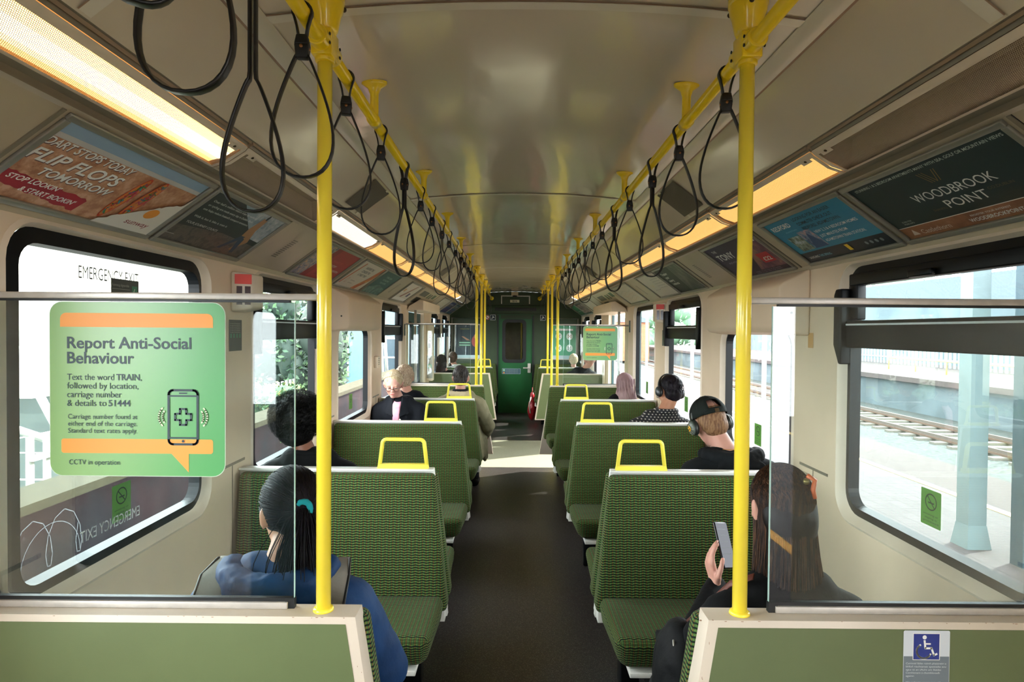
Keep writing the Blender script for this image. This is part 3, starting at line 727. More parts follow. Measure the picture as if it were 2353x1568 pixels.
# ------------------------------------------------------------------ overhead rails
for side in (-1, 1):
    x = X(side, .4885); z = 2.345
    t = empty('handrail', (x, 1.0, z), 'long yellow overhead handrail on the %s, hung from the ceiling' % sn[side], 'handrail')
    b = MB(); b.cyl((x, -1.5, z), (x, YE-.01, z), .0158, M_yel, 20); b.build('rail', t)
    b = MB(); b.cyl((x, YE-.03, z), (x, YE, z), .04, M_yel, 24); b.build('end_flange', t)
    for y0 in (-.4, .45, 1.92, 2.98, 4.04, 5.10, 6.16, 10.4, 11.3):
        b = MB(); zt = az2(.4885)
        n = 24; prof = []
        secs = [(zt, .020, .040), (zt-.008, .020, .040), (zt-.012, .0175, .034), (zt-.022, .011, .020), (zt-.040, .009, .0135), (z+.012, .009, .0135)]
        vs = []; fs = []
        for (zz, ry, rx) in secs:
            for j in range(n): vs.append((x + rx*math.cos(2*math.pi*j/n), y0 + ry*math.sin(2*math.pi*j/n), zz))
        for i in range(len(secs)-1):
            for j in range(n): fs.append((i*n+j, (i+1)*n+j, (i+1)*n+(j+1) % n, i*n+(j+1) % n))
        b.add(vs, fs, M_yel, True)
        b.cyl((x, y0-.022, z), (x, y0+.022, z), .0195, M_yel, 20); b.build('hanger', t, bev=0)
# ------------------------------------------------------------------ strap hangers
def make_strap(Lbuck, Ltot, wid, stem=0, name='hanging_strap', tw=0.0):
    """local: rail centre at origin, rail along y; loop opens along x; tw = degrees the loop is turned"""
    t = empty(name, (0,0,0)); b = MB(); r = .0195
    # wrap over the rail
    pts = []
    zb = -Lbuck
    for i in range(13):
        a = R(-35 + 250*i/12); pts.append((r*math.cos(a), 0, r*math.sin(a)))
    pts = [(.006, 0, zb), (.011, 0, -.030)] + pts + [(-.011, 0, -.030), (-.006, 0, zb)]
    b.tube(pts, .003, M_strap, 10, flat=(.0085, .0024), up=(0,1,0)); b.build('rail_wrap', t, world=False)
    # loop: optional doubled stem, then a teardrop
    b = MB(); rr = wid/2; n = 40; zs = zb - .018 - stem; H = Ltot + zs
    Mt = Matrix.Rotation(tw, 4, 'Z'); pts = [Vector((.003,0,zb))]
    if stem: pts += [Mt @ Vector((.0045,0,zb-.03)), Mt @ Vector((.0045,0,zs+.01))]
    for i in range(1, n):
        a = 2*math.pi*i/n; f = (1-math.cos(a))/2
        pts.append(Mt @ Vector((rr * math.sin(a) * (.32 + .98*f) * 1.04 + math.copysign(.003, math.sin(a)), 0, zs - H*f)))
    if stem: pts += [Mt @ Vector((-.0045,0,zs+.01)), Mt @ Vector((-.0045,0,zb-.03))]
    pts.append(Vector((-.003,0,zb)))
    up = Mt @ Vector((0,1,0))
    b.tube(pts, .003, M_strap, 10, flat=(.0078, .0026), up=up); b.build('hand_loop', t, world=False)
    b = MB(); b.hexa([(-.012,-.010,zb-.034),(.012,-.010,zb-.034),(.012,.010,zb-.034),(-.012,.010,zb-.034),(-.015,-.012,zb-.006),(.015,-.012,zb-.006),(.015,.012,zb-.006),(-.015,.012,zb-.006)], M_blk)
    b.hexa([(-.015,-.012,zb-.008),(.015,-.012,zb-.008),(.015,.012,zb-.008),(-.015,.012,zb-.008),(-.011,-.010,zb+.014),(.011,-.010,zb+.014),(.011,.010,zb+.014),(-.011,.010,zb+.014)], M_blk)
    b.build('buckle', t, world=False, bev=.003)
    b = MB(); b.cyl((0,-.0135,zb-.012), (0,.0135,zb-.012), .0035, mat('rivet_copper', 'a0704a', .3, metal=.9), 12); b.cyl((-.0155,0,zb-.014), (.0155,0,zb-.014), .003, mat('rivet_copper', 'a0704a', .3, metal=.9), 12); b.build('rivet', t, world=False)
    return t
protos = {}
def place_strap(side, y0, kind, rz, idx, lab=None):
    key = kind
    if key not in protos:
        prm = {'s': (.062, .340, .125), 'l': (.062, .440, .098, .085), 'm': (.062, .335, .10), 'near': (.062, .458, .098, .155), 'x': (.062, .275, .085)}[kind]
        t = make_strap(*prm, tw=0); protos[key] = t
    else: t = copy_tree(protos[key])
    t.location = (X(side, .4885), y0, 2.345); t.rotation_euler = (0, 0, rz)
    tag(t, lab or ('black hanging strap on the %s handrail, %s strap beyond the near pole' % (sn[side], idx)), 'strap', 'hanging straps on the handrails')
onames = ['first','second','third','fourth','fifth','sixth','seventh','eighth','ninth','tenth','eleventh','twelfth','thirteenth','fourteenth','fifteenth','sixteenth']
LS = [(1.60,'s',.25),(2.02,'s',.15),(2.45,'l',-.5),(2.88,'s',.2),(3.29,'m',-.1),(3.74,'l',.3),(4.15,'s',.3),(4.63,'m',0),(5.07,'l',.5),(5.45,'s',-.4),(5.88,'m',.3),(6.25,'l',-.2),(6.75,'s',.4),(10.0,'s',.2),(10.75,'l',.1),(11.1,'m',.3)]
RS = [(1.56,'s',-.1),(2.0,'s',.05),(2.38,'l',.2),(2.84,'s',-.3),(3.27,'l',.4),(3.72,'s',.1),(4.15,'m',-.2),(4.6,'l',.1),(5.05,'s',.4),(5.45,'m',-.4),(5.9,'l',.3),(6.3,'s',0),(6.75,'m',.3),(10.0,'l',.2),(10.7,'s',.1),(11.1,'m',.3)]
for side, L in ((-1, LS), (1, RS)):
    for i, (y, k_, rz) in enumerate(L): place_strap(side, y, k_, rz, onames[i])
place_strap(-1, 1.27, 's', .1, '', 'black hanging strap looped just in front of the near left pole')
place_strap(-1, 1.03, 'near', .1, '', 'long twisted black strap hanging over the left light box')
place_strap(-1, .82, 's', .05, '', 'large open black strap loop at the top left, nearest whole loop')
place_strap(-1, .72, 'x', .5, '', 'black strap cut off by the top left edge of the view')

# ------------------------------------------------------------------ window heater covers / boxes
for side, y0, y1, lab in ((-1, 4.31, 5.47, 'cream boxed cover above the left window between third and fourth benches'), (1, 2.86, 4.06, 'cream boxed cover above the second window on the right')):
    b = MB(); xo = X(side, HW-.001); xi = X(side, HW-.118); xi2 = X(side, HW-.10)
    prof = [(xo, 1.675), (xi2, 1.690), (xi, 1.715), (xi, 1.915), (xi2, 1.935), (xo, 1.992)]
    ins = .075
    vs = [(x, y0 + (ins if x not in (xo,) else 0)*(abs(x-xo)/.118), z) for x, z in prof] + [(x, y1 - (ins*.4 if x not in (xo,) else 0), z) for x, z in prof]
    n = 6; b.add(vs, [(i, (i+1) % n, n+(i+1) % n, n+i) for i in range(n)] + [tuple(range(n))[::-1], tuple(range(n, 2*n))], M_cream)
    t = empty('window_box', (xo, y0, 1.675), lab, 'cover'); b.build('cover', t, bev=.010, bseg=3)
    b = MB(); b.ell((X(side,HW-.07), y0+.040, 1.785), (.006,.006,.006), M_blk, nu=10, nv=6); b.build('key_hole', t)
# emergency hammer boxes
for side, yc, lab in ((-1, 2.86, 'cream alarm box with red lid beside the near left window'), (1, 5.62, 'cream alarm box with red lid on the right wall pillar'), (-1, -.9, 'cream alarm box with red lid behind the camera')):
    t = empty('alarm_box', (X(side,HW), yc, 1.78), lab, 'alarm')
    b = MB(); xo = X(side,HW-.001); xi = X(side,HW-.085)
    b.hexa([(xo,yc-.07,1.765),(xi,yc-.03,1.785),(xi,yc+.10,1.785),(xo,yc+.10,1.765),(xo,yc-.07,1.955),(xi,yc-.03,1.945),(xi,yc+.10,1.945),(xo,yc+.10,1.955)], M_cream2); b.build('housing', t, bev=.012)
    # face towards the camera side
    b = MB(); p = [Vector((xo,yc-.071,0)), Vector((xi,yc-.031,0))]; dv = (p[1]-p[0]); nn = Vector((-side*.43, -.9, 0)).normalized()
    def F(u, z, d=0): q = p[0] + dv*u - Vector((0,.0,0)) + nn*(.002+d); return (q.x, q.y, z)
    b.hexa([F(.2,1.895), F(.97,1.895), F(.97,1.895,.006), F(.2,1.895,.006), F(.2,1.94), F(.97,1.94), F(.97,1.94,.006), F(.2,1.94,.006)], M_red); rl = b.build('red_lid', t)
    b = MB()
    for u in (.28, .66): b.hexa([F(u,1.80), F(u+.26,1.80), F(u+.26,1.80,.004), F(u,1.80,.004), F(u,1.885), F(u+.26,1.885), F(u+.26,1.885,.004), F(u,1.885,.004)], mat('dark_red_glass', '3a1212', .15))
    b.build('break_glass', t)
# control cabinets by the doors, pillars and overdoor boxes
for side in (-1, 1):
    xo = X(side, HW); yv = 9.16 if side == -1 else 9.22
    t = empty('help_point', (xo, yv, .9), 'cream %s wall cabinet with door controls beyond the doors' % sn[side], 'cabinet')
    b = MB(); b.box((xo, yv-.09, .93 if side < 0 else .80), (X(side,HW-(.105 if side < 0 else .03)), yv+.06, 1.80 if side < 0 else 1.5), M_cream2); b.build('cabinet', t, bev=.012)
    b = MB(); s_ = Sheet((X(-1,HW-.004), yv-.0905, .95), (1,0,0), (0,0,1), (0,-1,0))
    if side < 0:
        s_.rect(.01,.02,.095,.36,M_silverd); s_.rect(.008,.40,.098,.70,mat('plate_white','d8d4c6',.4)); s_.ell(.05,.20,.035,.035,mat('green_button','6fae94',.4)); s_.ell(.05,.20,.018,.018,M_white); s_.ell(.05,.31,.016,.016,M_blk); s_.rect(.03,.47,.065,.54,mat('panel_brown','5a3a30',.4)); s_.ell(.06,.58,.018,.018,M_silverd); s_.rect(.05,.62,.06,.64,M_blk); s_.rect(.05,.65,.06,.66,M_blk)
        s_.build(t, 'control_panel'); 
    b = MB(); y0d = 7.15 if side == -1 else 7.2
    # over-door header box stepping out under the cove
    t = empty('door_header_box', (xo, 8.2, 1.93), 'beige header box over the %s doors' % sn[side], 'cover')
    prof = [(HW,1.93),(HW-.20,1.93),(HW-.20,2.05),(HW-.15,2.06),(HW-.02,1.98)]
    vs = [(X(side,h),7.45,z) for h,z in prof]+[(X(side,h),9.1,z) for h,z in prof]; n=5
    b.add(vs, [(i,(i+1)%n,n+(i+1)%n,n+i) for i in range(n)]+[tuple(range(n))[::-1],tuple(range(n,2*n))], M_cream2); b.build('casing', t, bev=.006)
    b = MB(); b.cyl((X(side,HW-.10), 7.46, 0.0), (X(side,HW-.10), 7.46, 1.93), .016, M_silver); tag(b.build('door_post'), 'metal post at the near edge of the %s doorway' % sn[side], 'post')
t = empty('thermostat', (X(-1,HW), 5.72, 1.36), 'small cream wall box beside the woman in glasses', 'box')
b = MB(); b.box((X(-1,HW), 5.68, 1.33), (X(-1,HW-.035), 5.78, 1.44), M_cream2); b.build('case', t, bev=.008); b = MB()
for j in range(4): b.box((X(-1,HW-.036), 5.70, 1.36+.018*j), (X(-1,HW-.038), 5.76, 1.366+.018*j), M_greyband)
b.build('slot', t)
# ================================================================== posters in the cove frames
def ink(n, c, r=.45): return mat('ink_' + n, c, r)
I_W = ink('white', 'e6e6e2'); I_K = ink('dark', '16262e'); I_R = ink('red', 'a8242c'); I_O = ink('orange', 'e8972e')
def cove_frame(side, y0, y1):
    H = .317; W = y1 - y0
    o = Vector((X(side,1.335), y0 if side < 0 else y1, 2.005)); u = Vector((0, -side, 0)); v = Vector((-side*.811, 0, .584)); n = u.cross(v)
    return o, u, v, n, W, H
def poster(side, y0, y1, lab, draw, base, frame=True, cat='poster', fw=.020, name='advert_poster'):
    o, u, v, n, W, H = cove_frame(side, y0, y1)
    t = empty(name, o + u*W/2 + v*.01, lab, cat)
    M = Matrix((( u.x, v.x, n.x, o.x), (u.y, v.y, n.y, o.y), (u.z, v.z, n.z, o.z), (0,0,0,1)))
    if frame:
        b = MB(); g = .004
        b.box((g,0,0), (W-g,fw,.011), M_silverd, M); b.box((g,H-fw,0), (W-g,H,.011), M_silverd, M)
        b.box((g,fw,0), (g+fw,H-fw,.010), M_silverd, M); b.box((W-g-fw,fw,0), (W-g,H-fw,.010), M_silverd, M)
        b.build('frame', t, bev=.003, bseg=2)
    s = Sheet(o + u*(fw+.006) + v*fw + n*.002, u, v, n); w = W - 2*(fw+.006); h = H - 2*fw
    s.rect(0, 0, w, h, base); draw(s, w, h); s.build(t); return t
def photo_mat(name, a, b_, c, sc=9):
    if name in MC: return MC[name]
    m, nt, bs = newmat(name); k = NT(nt); f = k.noise(sc, 5, rough=.65)
    k.l(k.mix(k.step(f, .5, .62), k.mix(k.step(f, .38, .5), lin(a), lin(b_)), lin(c)), bs.inputs['Base Color']); bs.inputs['Roughness'].default_value = .35
    MC[name] = m; return m
sand = photo_mat('print_sand', 'a8704e', 'bd8a66', 'cf9f80', 25)
def a1(s, w, h):
    s.rect(0, h*.86, w, h, ink('sea', '8fa9bf')); s.rect(0, h*.80, w, h*.86, ink('foam', 'c0bdb8'))
    gr = ink('shadow', '6a4a44')
    for (t, x, y, hh, ww) in (('DART STOPS TODAY', .0, .70, .026, .50), ('FLIP FLOPS', -.0, .50, .040, .50), ('TOMORROW', .12, .355, .027, .40)):
        s.text(t, x*w+.003, y*h-.003, hh, gr, w=ww*w, bold=.018, shear=.25); s.text(t, x*w, y*h, hh, I_W, w=ww*w, bold=.018, shear=.25)
    rb = []
    for i in range(22): rb.append((w*(.0+.46*i/21), h*(.33 - .10*i/21 + random.uniform(-.015,.015))))
    for i in range(22): rb.append((w*(.44-.42*i/21 + random.uniform(-.01,.01)), h*(.05 + .10*i/21 + random.uniform(-.02,.02))))
    s.poly(rb, ink('crimson', 'a3182a')); s.text("STOP LOOKIN'", .03*w, .225*h, .017, I_W, w=.26*w, bold=.02, shear=.2); s.text("& START BOOKIN'", .13*w, .115*h, .017, I_W, w=.29*w, bold=.02, shear=.2)
    cols = [ink('fl1','c8452e'), ink('fl2','2f8f98'), ink('fl3','d8873e'), ink('fl4','3f7a3c'), ink('fl5','b8405a')]
    for cx, cy in ((.615,.42), (.715,.46)):
        s.ell(cx*w, cy*h, .022, .098, cols[0], rot=R(-6)); s.ell(cx*w, cy*h, .018, .091, cols[2], rot=R(-6))
        for q in range(46):
            a = random.uniform(-.88,.88); dx = random.uniform(-.01,.01); ax, ay = .088*a*math.sin(R(6)), .095*a*math.cos(R(6))
            s.ell(cx*w+ax*.93+dx*.7, cy*h+ay*.93, .003, .011, cols[q % 5], n=8, rot=random.uniform(0,3))
        s.line([(cx*w-.016, cy*h-.015), (cx*w+.004, cy*h+.045), (cx*w+.019, cy*h-.012)], .0035, cols[4])
    wp = [(w, 0), (w, h*.80)]
    for i in range(24):
        t = i/23; wp.append((w*(1-.42*t + random.uniform(-.006,.006)), h*(.62*(1-t)**.8 + random.uniform(-.02,.02) if i < 23 else 0)))
    s.poly(wp, ink('patch', 'd9d2c6')); s.ell(.86*w, .33*h, .030, .023, ink('sun', 'e0902a'), rot=.3); s.text('sunway', .76*w, .10*h, .022, ink('maroon','8a2a2c'), w=.18*w, shear=.15, bold=.01)
def a2(s, w, h):
    s.poly([(0,h),(w*.35,h),(w*.75,h*.55),(w,h*.5),(w,h),(0,h)][1:5] , ink('cloud','8fa0ab')); s.poly([(w*.55,h*.98),(w,h*.98),(w,h*.42),(w*.8,h*.45)], photo_mat('print_sky','6f8796','9aa9b2','c4c9cb',14))
    s.poly([(0,0),(w,0),(w,h*.32),(w*.5,h*.38),(0,h*.3)], photo_mat('print_road','4a4440','5e554d','3c3836',20))
    s.poly([(w*.72,h*.9),(w*.78,h*.88),(w*.80,h*.62),(w*.88,h*.36),(w*.80,h*.12),(w*.77,h*.12),(w*.80,h*.34),(w*.72,h*.45),(w*.70,h*.62)], ink('figure','a0764e')); s.ell(w*.755,h*.93,.010,.016,I_K)
    s.poly([(w*.72,h*.45),(w*.80,h*.40),(w*.86,h*.08),(w*.82,h*.06)], ink('jeans','26405a')); s.poly([(w*.72,h*.45),(w*.78,h*.45),(w*.66,h*.10),(w*.62,h*.10)], ink('jeans','26405a'))
    for i, t in enumerate(('Over half a million return trips by walking', 'or cycling are made every day in Dublin. Each', "one helps reduce Ireland's transport emissions.")): s.text(t, .06*w, h*(.82-.085*i), .0105, I_W, w=.58*w)
    s.text('Walk it, bus it, bike it, train it.', .06*w, .50*h, .0105, I_W, w=.40*w); s.text('YOUR JOURNEY COUNTS', .06*w, .37*h, .0115, I_W, w=.36*w); s.rect(.0,.12*h,.10*w,.125*h,I_W)
def a3(s, w, h):
    s.rect(0, 0, w*.32, h, photo_mat('print_crowd','202a44','8a8f9c','c7a070',40)); s.poly([(w*.22,0),(w*.34,0),(w*.45,h),(w*.33,h)], ink('redshade','8f1820'))
    for i, t in enumerate(('BE PART OF', 'THE STORY', 'JOIN THE CONVERSATION')): s.text(t, .52*w, h*(.60-.14*i), .018, I_W if i else ink('redink','c4464c'), w=(.26, .22, .40)[i]*w)
    s.rect(.46*w,.12*h,.62*w,.22*h, ink('redshade','8f1820'))
def a4(s, w, h):
    s.poly([(w*.62,0),(w*.78,0),(w*.98,h*.5),(w,h),(w*.90,h),(w*.8,h*.5)], photo_mat('print_flame','a8401c','c8642a','e09040',12))
    for i, t in enumerate(('ANSWER THE', 'CONSIDER THIS', 'A THIRST TRAP')): s.text(t, .30*w, h*(.76-.14*i), .024, I_K, w=.34*w, bold=.018)
    s.poly([(w*.05,h*.10),(w*.09,h*.10),(w*.19,h*.93),(w*.15,h*.93)], ink('stripeor','c4683a'))
    s.line([(w*.20+.018*math.cos(a), h*.25+.028*math.sin(a)) for a in [i*.35 for i in range(18)]], .003, ink('logored','b03a30'))
    for i in range(2): s.text('drink aware', .32*w, h*(.26-.1*i), .010, I_K, w=.16*w)
def a5(s, w, h):
    s.poly([(0,0),(w,0),(w,h*.28),(w*.5,h*.42),(0,h*.2)], photo_mat('print_sea','284a4c','3f6c6c','6a9490',16))
    for i, t in enumerate(('THE SEA', 'IS CALLING', 'YOU HOME')): s.text(t, .34*w, h*(.74-.13*i), .020, ink('paleteal','a8c4c0'), w=.36*w)
def a6(s, w, h):
    s.rect(0,0,w,h*.16,ink('paper2','e8e2da')); s.poly([(w*.30,h*.2),(w*.42,h*.2),(w*.72,h*.95),(w*.66,h*.95)], ink('brownfig','9a5a4a')); s.rect(w*.10,h*.5,w*.22,h*.66,ink('tan','c89a5c')); s.rect(w*.66,h*.28,w*.80,h*.5,ink('purple','4a3a74')); s.line([(w*.45,h*.3),(w*.8,h*.97)], .006, I_K)
def mapd(s, w, h):
    g = ink('mapline','b9a24a'); 
    s.rect(0,h*.88,w,h*.885,ink('mapgrey','9aa09a')); s.text('Network map', .08*w, .91*h, .012, I_K, w=.25*w)
    for q in range(5):
        pts = [(w*(.12+.7*i/7), h*(.2+.12*q+.06*math.sin(i*1.3+q))) for i in range(8)]; s.line(pts, .002, (g, ink('maproute','6a8f6a'), ink('maporange','c98a4a'))[q % 3])
        for p in pts: s.ell(p[0], p[1], .0025, .0025, I_K, n=8)
def notices(s, w, h):
    dk = ink('noticedark','3c4440')
    s.rect(.05*w,.58*h,.42*w,.90*h,dk); s.rect(.05*w,.10*h,.34*w,.46*h,dk); s.rect(.50*w,.55*h,.60*w,.86*h,ink('noticegreen','44604a')); s.rect(.64*w,.55*h,.72*w,.86*h,dk); s.rect(.78*w,.62*h,.95*w,.9*h,ink('noticegreen','44604a'))
    for i in range(4): s.text('In emergency', .08*w, h*(.82-.07*i), .010, ink('noticetext','a8aaa0'), w=.28*w)
def blueposter(s, w, h):
    for q in range(9): s.ell(w*(.12+.1*q), h*(.45+.2*math.sin(q*2.1)), .03, .03, (ink('b1','3d5fa8'), ink('b2','c8b048'), ink('b3','8a3a6a'))[q % 3], n=12)
    s.text('LATE NIGHT', .2*w, .72*h, .03, I_W, w=.6*w, bold=.02)
poster(-1, 1.415, 2.125, 'beach flip flops travel advert in a silver frame above the near left window', a1, sand)
poster(-1, 2.14, 2.82, 'dark advert with walking figure and white text about journeys, upper left', a2, ink('navygreen','22302f'))
poster(-1, 3.42, 4.20, 'red advert partly behind the near left pole', a3, I_R)
poster(-1, 4.29, 5.02, 'white advert with orange flame swoosh on the left cove', a4, ink('paper','d6cfc2'), fw=.016)
poster(-1, 5.03, 5.70, 'teal sea advert on the left cove', a5, ink('teal','2f5c60'), fw=.016)
poster(-1, 6.28, 7.05, 'pale poster with a diagonal brown figure on the left cove', a6, ink('paper','cfc6bc'))
poster(-1, 9.25, 10.2, 'pale route map poster on the far left cove', mapd, ink('mappaper','c3beae'))
poster(-1, 10.45, 11.35, 'dark blue poster on the far left cove', blueposter, ink('navyp','1f2f66'))
poster(-1, 11.40, 12.25, 'teal and gold poster at the far left end of the cove', blueposter, ink('tealp','1f5668'))
poster(-1, 7.25, 8.6, 'emergency notice panel over the left doors', notices, ink('noticepaper','bdb39c'), frame=False, cat='sign', name='notice_panel')
def woodbrook(s, w, h):
    s.rect(0, 0, w, h*.19, photo_mat('print_copper','7c4c30','94603e','a87450',6)); s.rect(0, h*.19, w, h*.20, I_W)
    s.text('STUNNING 1 & 2 BEDROOM APARTMENTS MANY WITH SEA, GOLF OR MOUNTAIN VIEWS', .04*w, .915*h, .0105, ink('pale','b9c4bc'), w=.94*w, bold=.012)
    s.text('WOODBROOK', .30*w, .495*h, .034, I_W, w=.48*w, bold=.0); s.text('POINT', .43*w, .31*h, .034, I_W, w=.24*w)
    s.text('SHANKILL', .33*w, .315*h, .009, ink('goldd','5c5236'), w=.09*w); s.text('CO.DUBLIN', .69*w, .40*h, .010, ink('goldd','5c5236'), w=.13*w)
    gd = ink('gold','a07a3c')
    for q in range(3): s.line([(w*(.47+.017*q), h*.86), (w*(.50+.017*q), h*.70)], .002, gd)
    for q in range(2): s.line([(w*(.535+.017*q), h*.70), (w*(.565+.015*q), h*.86)], .002, gd)
    s.text('SCAN FOR', .075*w, .275*h, .007, ink('pale','b9c4bc'), w=.07*w); s.text('MORE INFO', .075*w, .235*h, .007, ink('pale','b9c4bc'), w=.075*w)
    s.text('Castlethorn', .12*w, .045*h, .020, ink('coppert','d8c8b8'), w=.20*w); s.poly([(w*.05,h*.05),(w*.075,h*.15),(w*.10,h*.05)], ink('coppert','d8c8b8'))
    s.text('REGISTER YOUR INTEREST', .47*w, .125*h, .007, I_W, w=.22*w); s.text('WOODBROOKPOINT.IE', .44*w, .045*h, .014, I_W, w=.32*w, bold=.015); s.text('COMING SOON', .88*w, .06*h, .01, I_W, w=.12*w)
def redford(s, w, h):
    s.rect(0, 0, w, h*.22, ink('darkband','16222c')); s.text('REDFORD', .04*w, .80*h, .026, I_W, w=.26*w, bold=.02); s.text('ADAMSTOWN', .15*w, .70*h, .008, ink('bluepale','7fc0d8'), w=.16*w)
    s.rect(.08*w, .26*h, .25*w, .60*h, photo_mat('print_houses','35463a','7a8a78','b8c4cc',30)); s.rect(.26*w, .26*h, .43*w, .66*h, photo_mat('print_train','2f4a78','6a86a8','c8a0a0',22)); s.poly([(.26*w,.26*h),(.43*w,.26*h),(.35*w,.6*h)], ink('trainnose','1e4a7a'))
    for i, t in enumerate(('LOOKING FOR AN EASIER', 'COMMUTE? CHECK OUT', 'REDFORD, ADAMSTOWN.')): s.text(t, .38*w, h*(.87-.105*i), .017, I_K, w=(.46,.42,.45)[i]*w, bold=.012)
    for i, t in enumerate(('NEW 2, 3 & 4 BEDROOM HOMES', 'JUST MINUTES FROM', 'ADAMSTOWN TRAIN STATION.')): s.text(t, .45*w, h*(.54-.105*i), .015, I_W, w=(.48,.31,.44)[i]*w, bold=.008)
    s.text('LAUNCHING', .05*w, .07*h, .014, I_W, w=.13*w); s.text('THIS SPRING', .19*w, .07*h, .014, ink('bluepale','7fc0d8'), w=.15*w)
    s.rect(.55*w, .06*h, .59*w, .19*h, ink('yel','e8c020')); 
    for q in range(4): s.ell(w*(.76+.05*q), .12*h, .009, .009, ink('logogrey','8a949a'), n=14)
def tony(s, w, h):
    s.poly([(w*.5,0),(w,0),(w,h),(w*.8,h)], photo_mat('print_singer','5a2a4a','7a4a5a','a0705a',12)); s.text('THE', .10*w, .83*h, .020, I_W, w=.09*w); s.text('TONY', .07*w, .58*h, .048, I_W, w=.36*w, bold=.02, shear=.1)
    s.text('REVIVAL', .16*w, .44*h, .014, ink('mauvet','a8a0b8'), w=.24*w); s.rect(.78*w,.80*h,.96*w,.96*h,I_W); s.text('£22', .81*w, .83*h, .020, I_K, w=.11*w, bold=.02)
    s.rect(.72*w,.24*h,.92*w,.50*h, ink('redtag','c02030')); s.text('£22', .76*w, .29*h, .026, I_W, w=.13*w, bold=.02); s.rect(.3*w,.0,w,.10*h,ink('footerd','3a2838'))
    for i in range(2): s.text('tickets on sale now at all outlets', .4*w, h*(.06-.04*i), .006, ink('mauvet','a8a0b8'), w=.45*w)
def darkad(s, w, h):
    s.poly([(w*.45,0),(w,0),(w,h),(w*.6,h)], photo_mat('print_forest','24302c','3a443a','5a6050',14))
    for i, t in enumerate(('Trusting', 'your', 'energy', 'instincts')): s.text(t, .10*w, h*(.74-.14*i), .026, I_W, w=(.24,.15,.2,.25)[i]*w, bold=.02)
def whitead(s, w, h):
    s.line([(w*.2,h*.6),(w*.28,h*.45),(w*.36,h*.6)], .004, ink('yel','e8c020'))
    for i in range(5): s.text('Customer notice text', .5*w, h*(.75-.1*i), .010, ink('midgrey','7a7a78'), w=.4*w)
    s.text('Please read', .2*w, .3*h, .01, ink('midgrey','7a7a78'), w=.25*w)
def redpic(s, w, h): s.rect(.05*w,.1*h,.95*w,.9*h, photo_mat('print_redpic','1e2426','7a2a28','c8b8a8',18))
def greenpic(s, w, h): s.rect(.05*w,.55*h,.95*w,.95*h, ink('gpic','2f8a58')); s.text('SERVICE INFORMATION', .1*w, .3*h, .02, I_W, w=.7*w)
poster(1, 1.415, 2.125, 'dark green apartments advert with white lettering and a copper strip, upper right corner', woodbrook, ink('deepgreen','0f2a2c'))
poster(1, 2.14, 2.83, 'bright blue housing advert with two small photos, upper right', redford, ink('cyan','2384a8'))
poster(1, 2.96, 3.70, 'purple concert advert partly behind the near right pole', tony, ink('purpled','2e2440'))
poster(1, 4.30, 4.99, 'dark advert with white handwritten style text on the right cove', darkad, ink('forest','1f2c2a'), fw=.016)
poster(1, 5.0, 5.68, 'white text notice in a frame on the right cove', whitead, ink('paper','d6cfc2'), fw=.016)
poster(1, 6.18, 7.10, 'rail network map poster on the right cove', mapd, ink('mappaper','c3beae'))
poster(1, 9.25, 10.2, 'pale framed notice on the far right cove', whitead, ink('mappaper','c3beae'))
poster(1, 10.45, 11.35, 'dark and red photo poster on the far right cove', redpic, ink('blackp','161a1c'))
poster(1, 11.40, 12.25, 'green poster at the far right end of the cove', greenpic, ink('greenp','1f6a40'))
poster(1, 7.25, 8.6, 'emergency notice panel over the right doors', notices, ink('noticepaper','bdb39c'), frame=False, cat='sign', name='notice_panel')
# speaker grilles in the cove and edging battens
for side, yc in ((-1,3.13),(-1,5.98),(1,4.02),(1,5.92)):
    o, u, v, n, W, H = cove_frame(side, yc-.1, yc+.1); t = empty('speaker_grille', o+u*.1+v*.15, 'perforated speaker holes in the %s cove, %s' % (sn[side], 'nearer' if yc < 5 else 'farther'), 'speaker')
    s = Sheet(o, u, v, n)
    for i in range(11):
        for j in range(6): s.ell(.03+.010*j + .0*i, .09+.0135*i, .0032, .0042, M_blk, n=8)
    s.layer = 0; s.build(t, 'holes')
b = MB()
for side in (-1, 1):
    for yv in (1.40, 2.133, 2.835, 3.40, 4.235, 5.72, 6.25, 7.15, 8.7, 10.3):
        if side == 1: yv += {2.835: .10, 3.40: .33}.get(yv, 0)
        o, u, v, n, W, H = cove_frame(side, yv-.01, yv+.01); M = Matrix((( u.x, v.x, n.x, o.x), (u.y, v.y, n.y, o.y), (u.z, v.z, n.z, o.z), (0,0,0,1)))
        b.box((.004,0,0), (.016,H,.003), M_greyband, M); b.box((.016,0,0), (.0175,H,.0012), M_blk, M)
struct('trim_40', b)
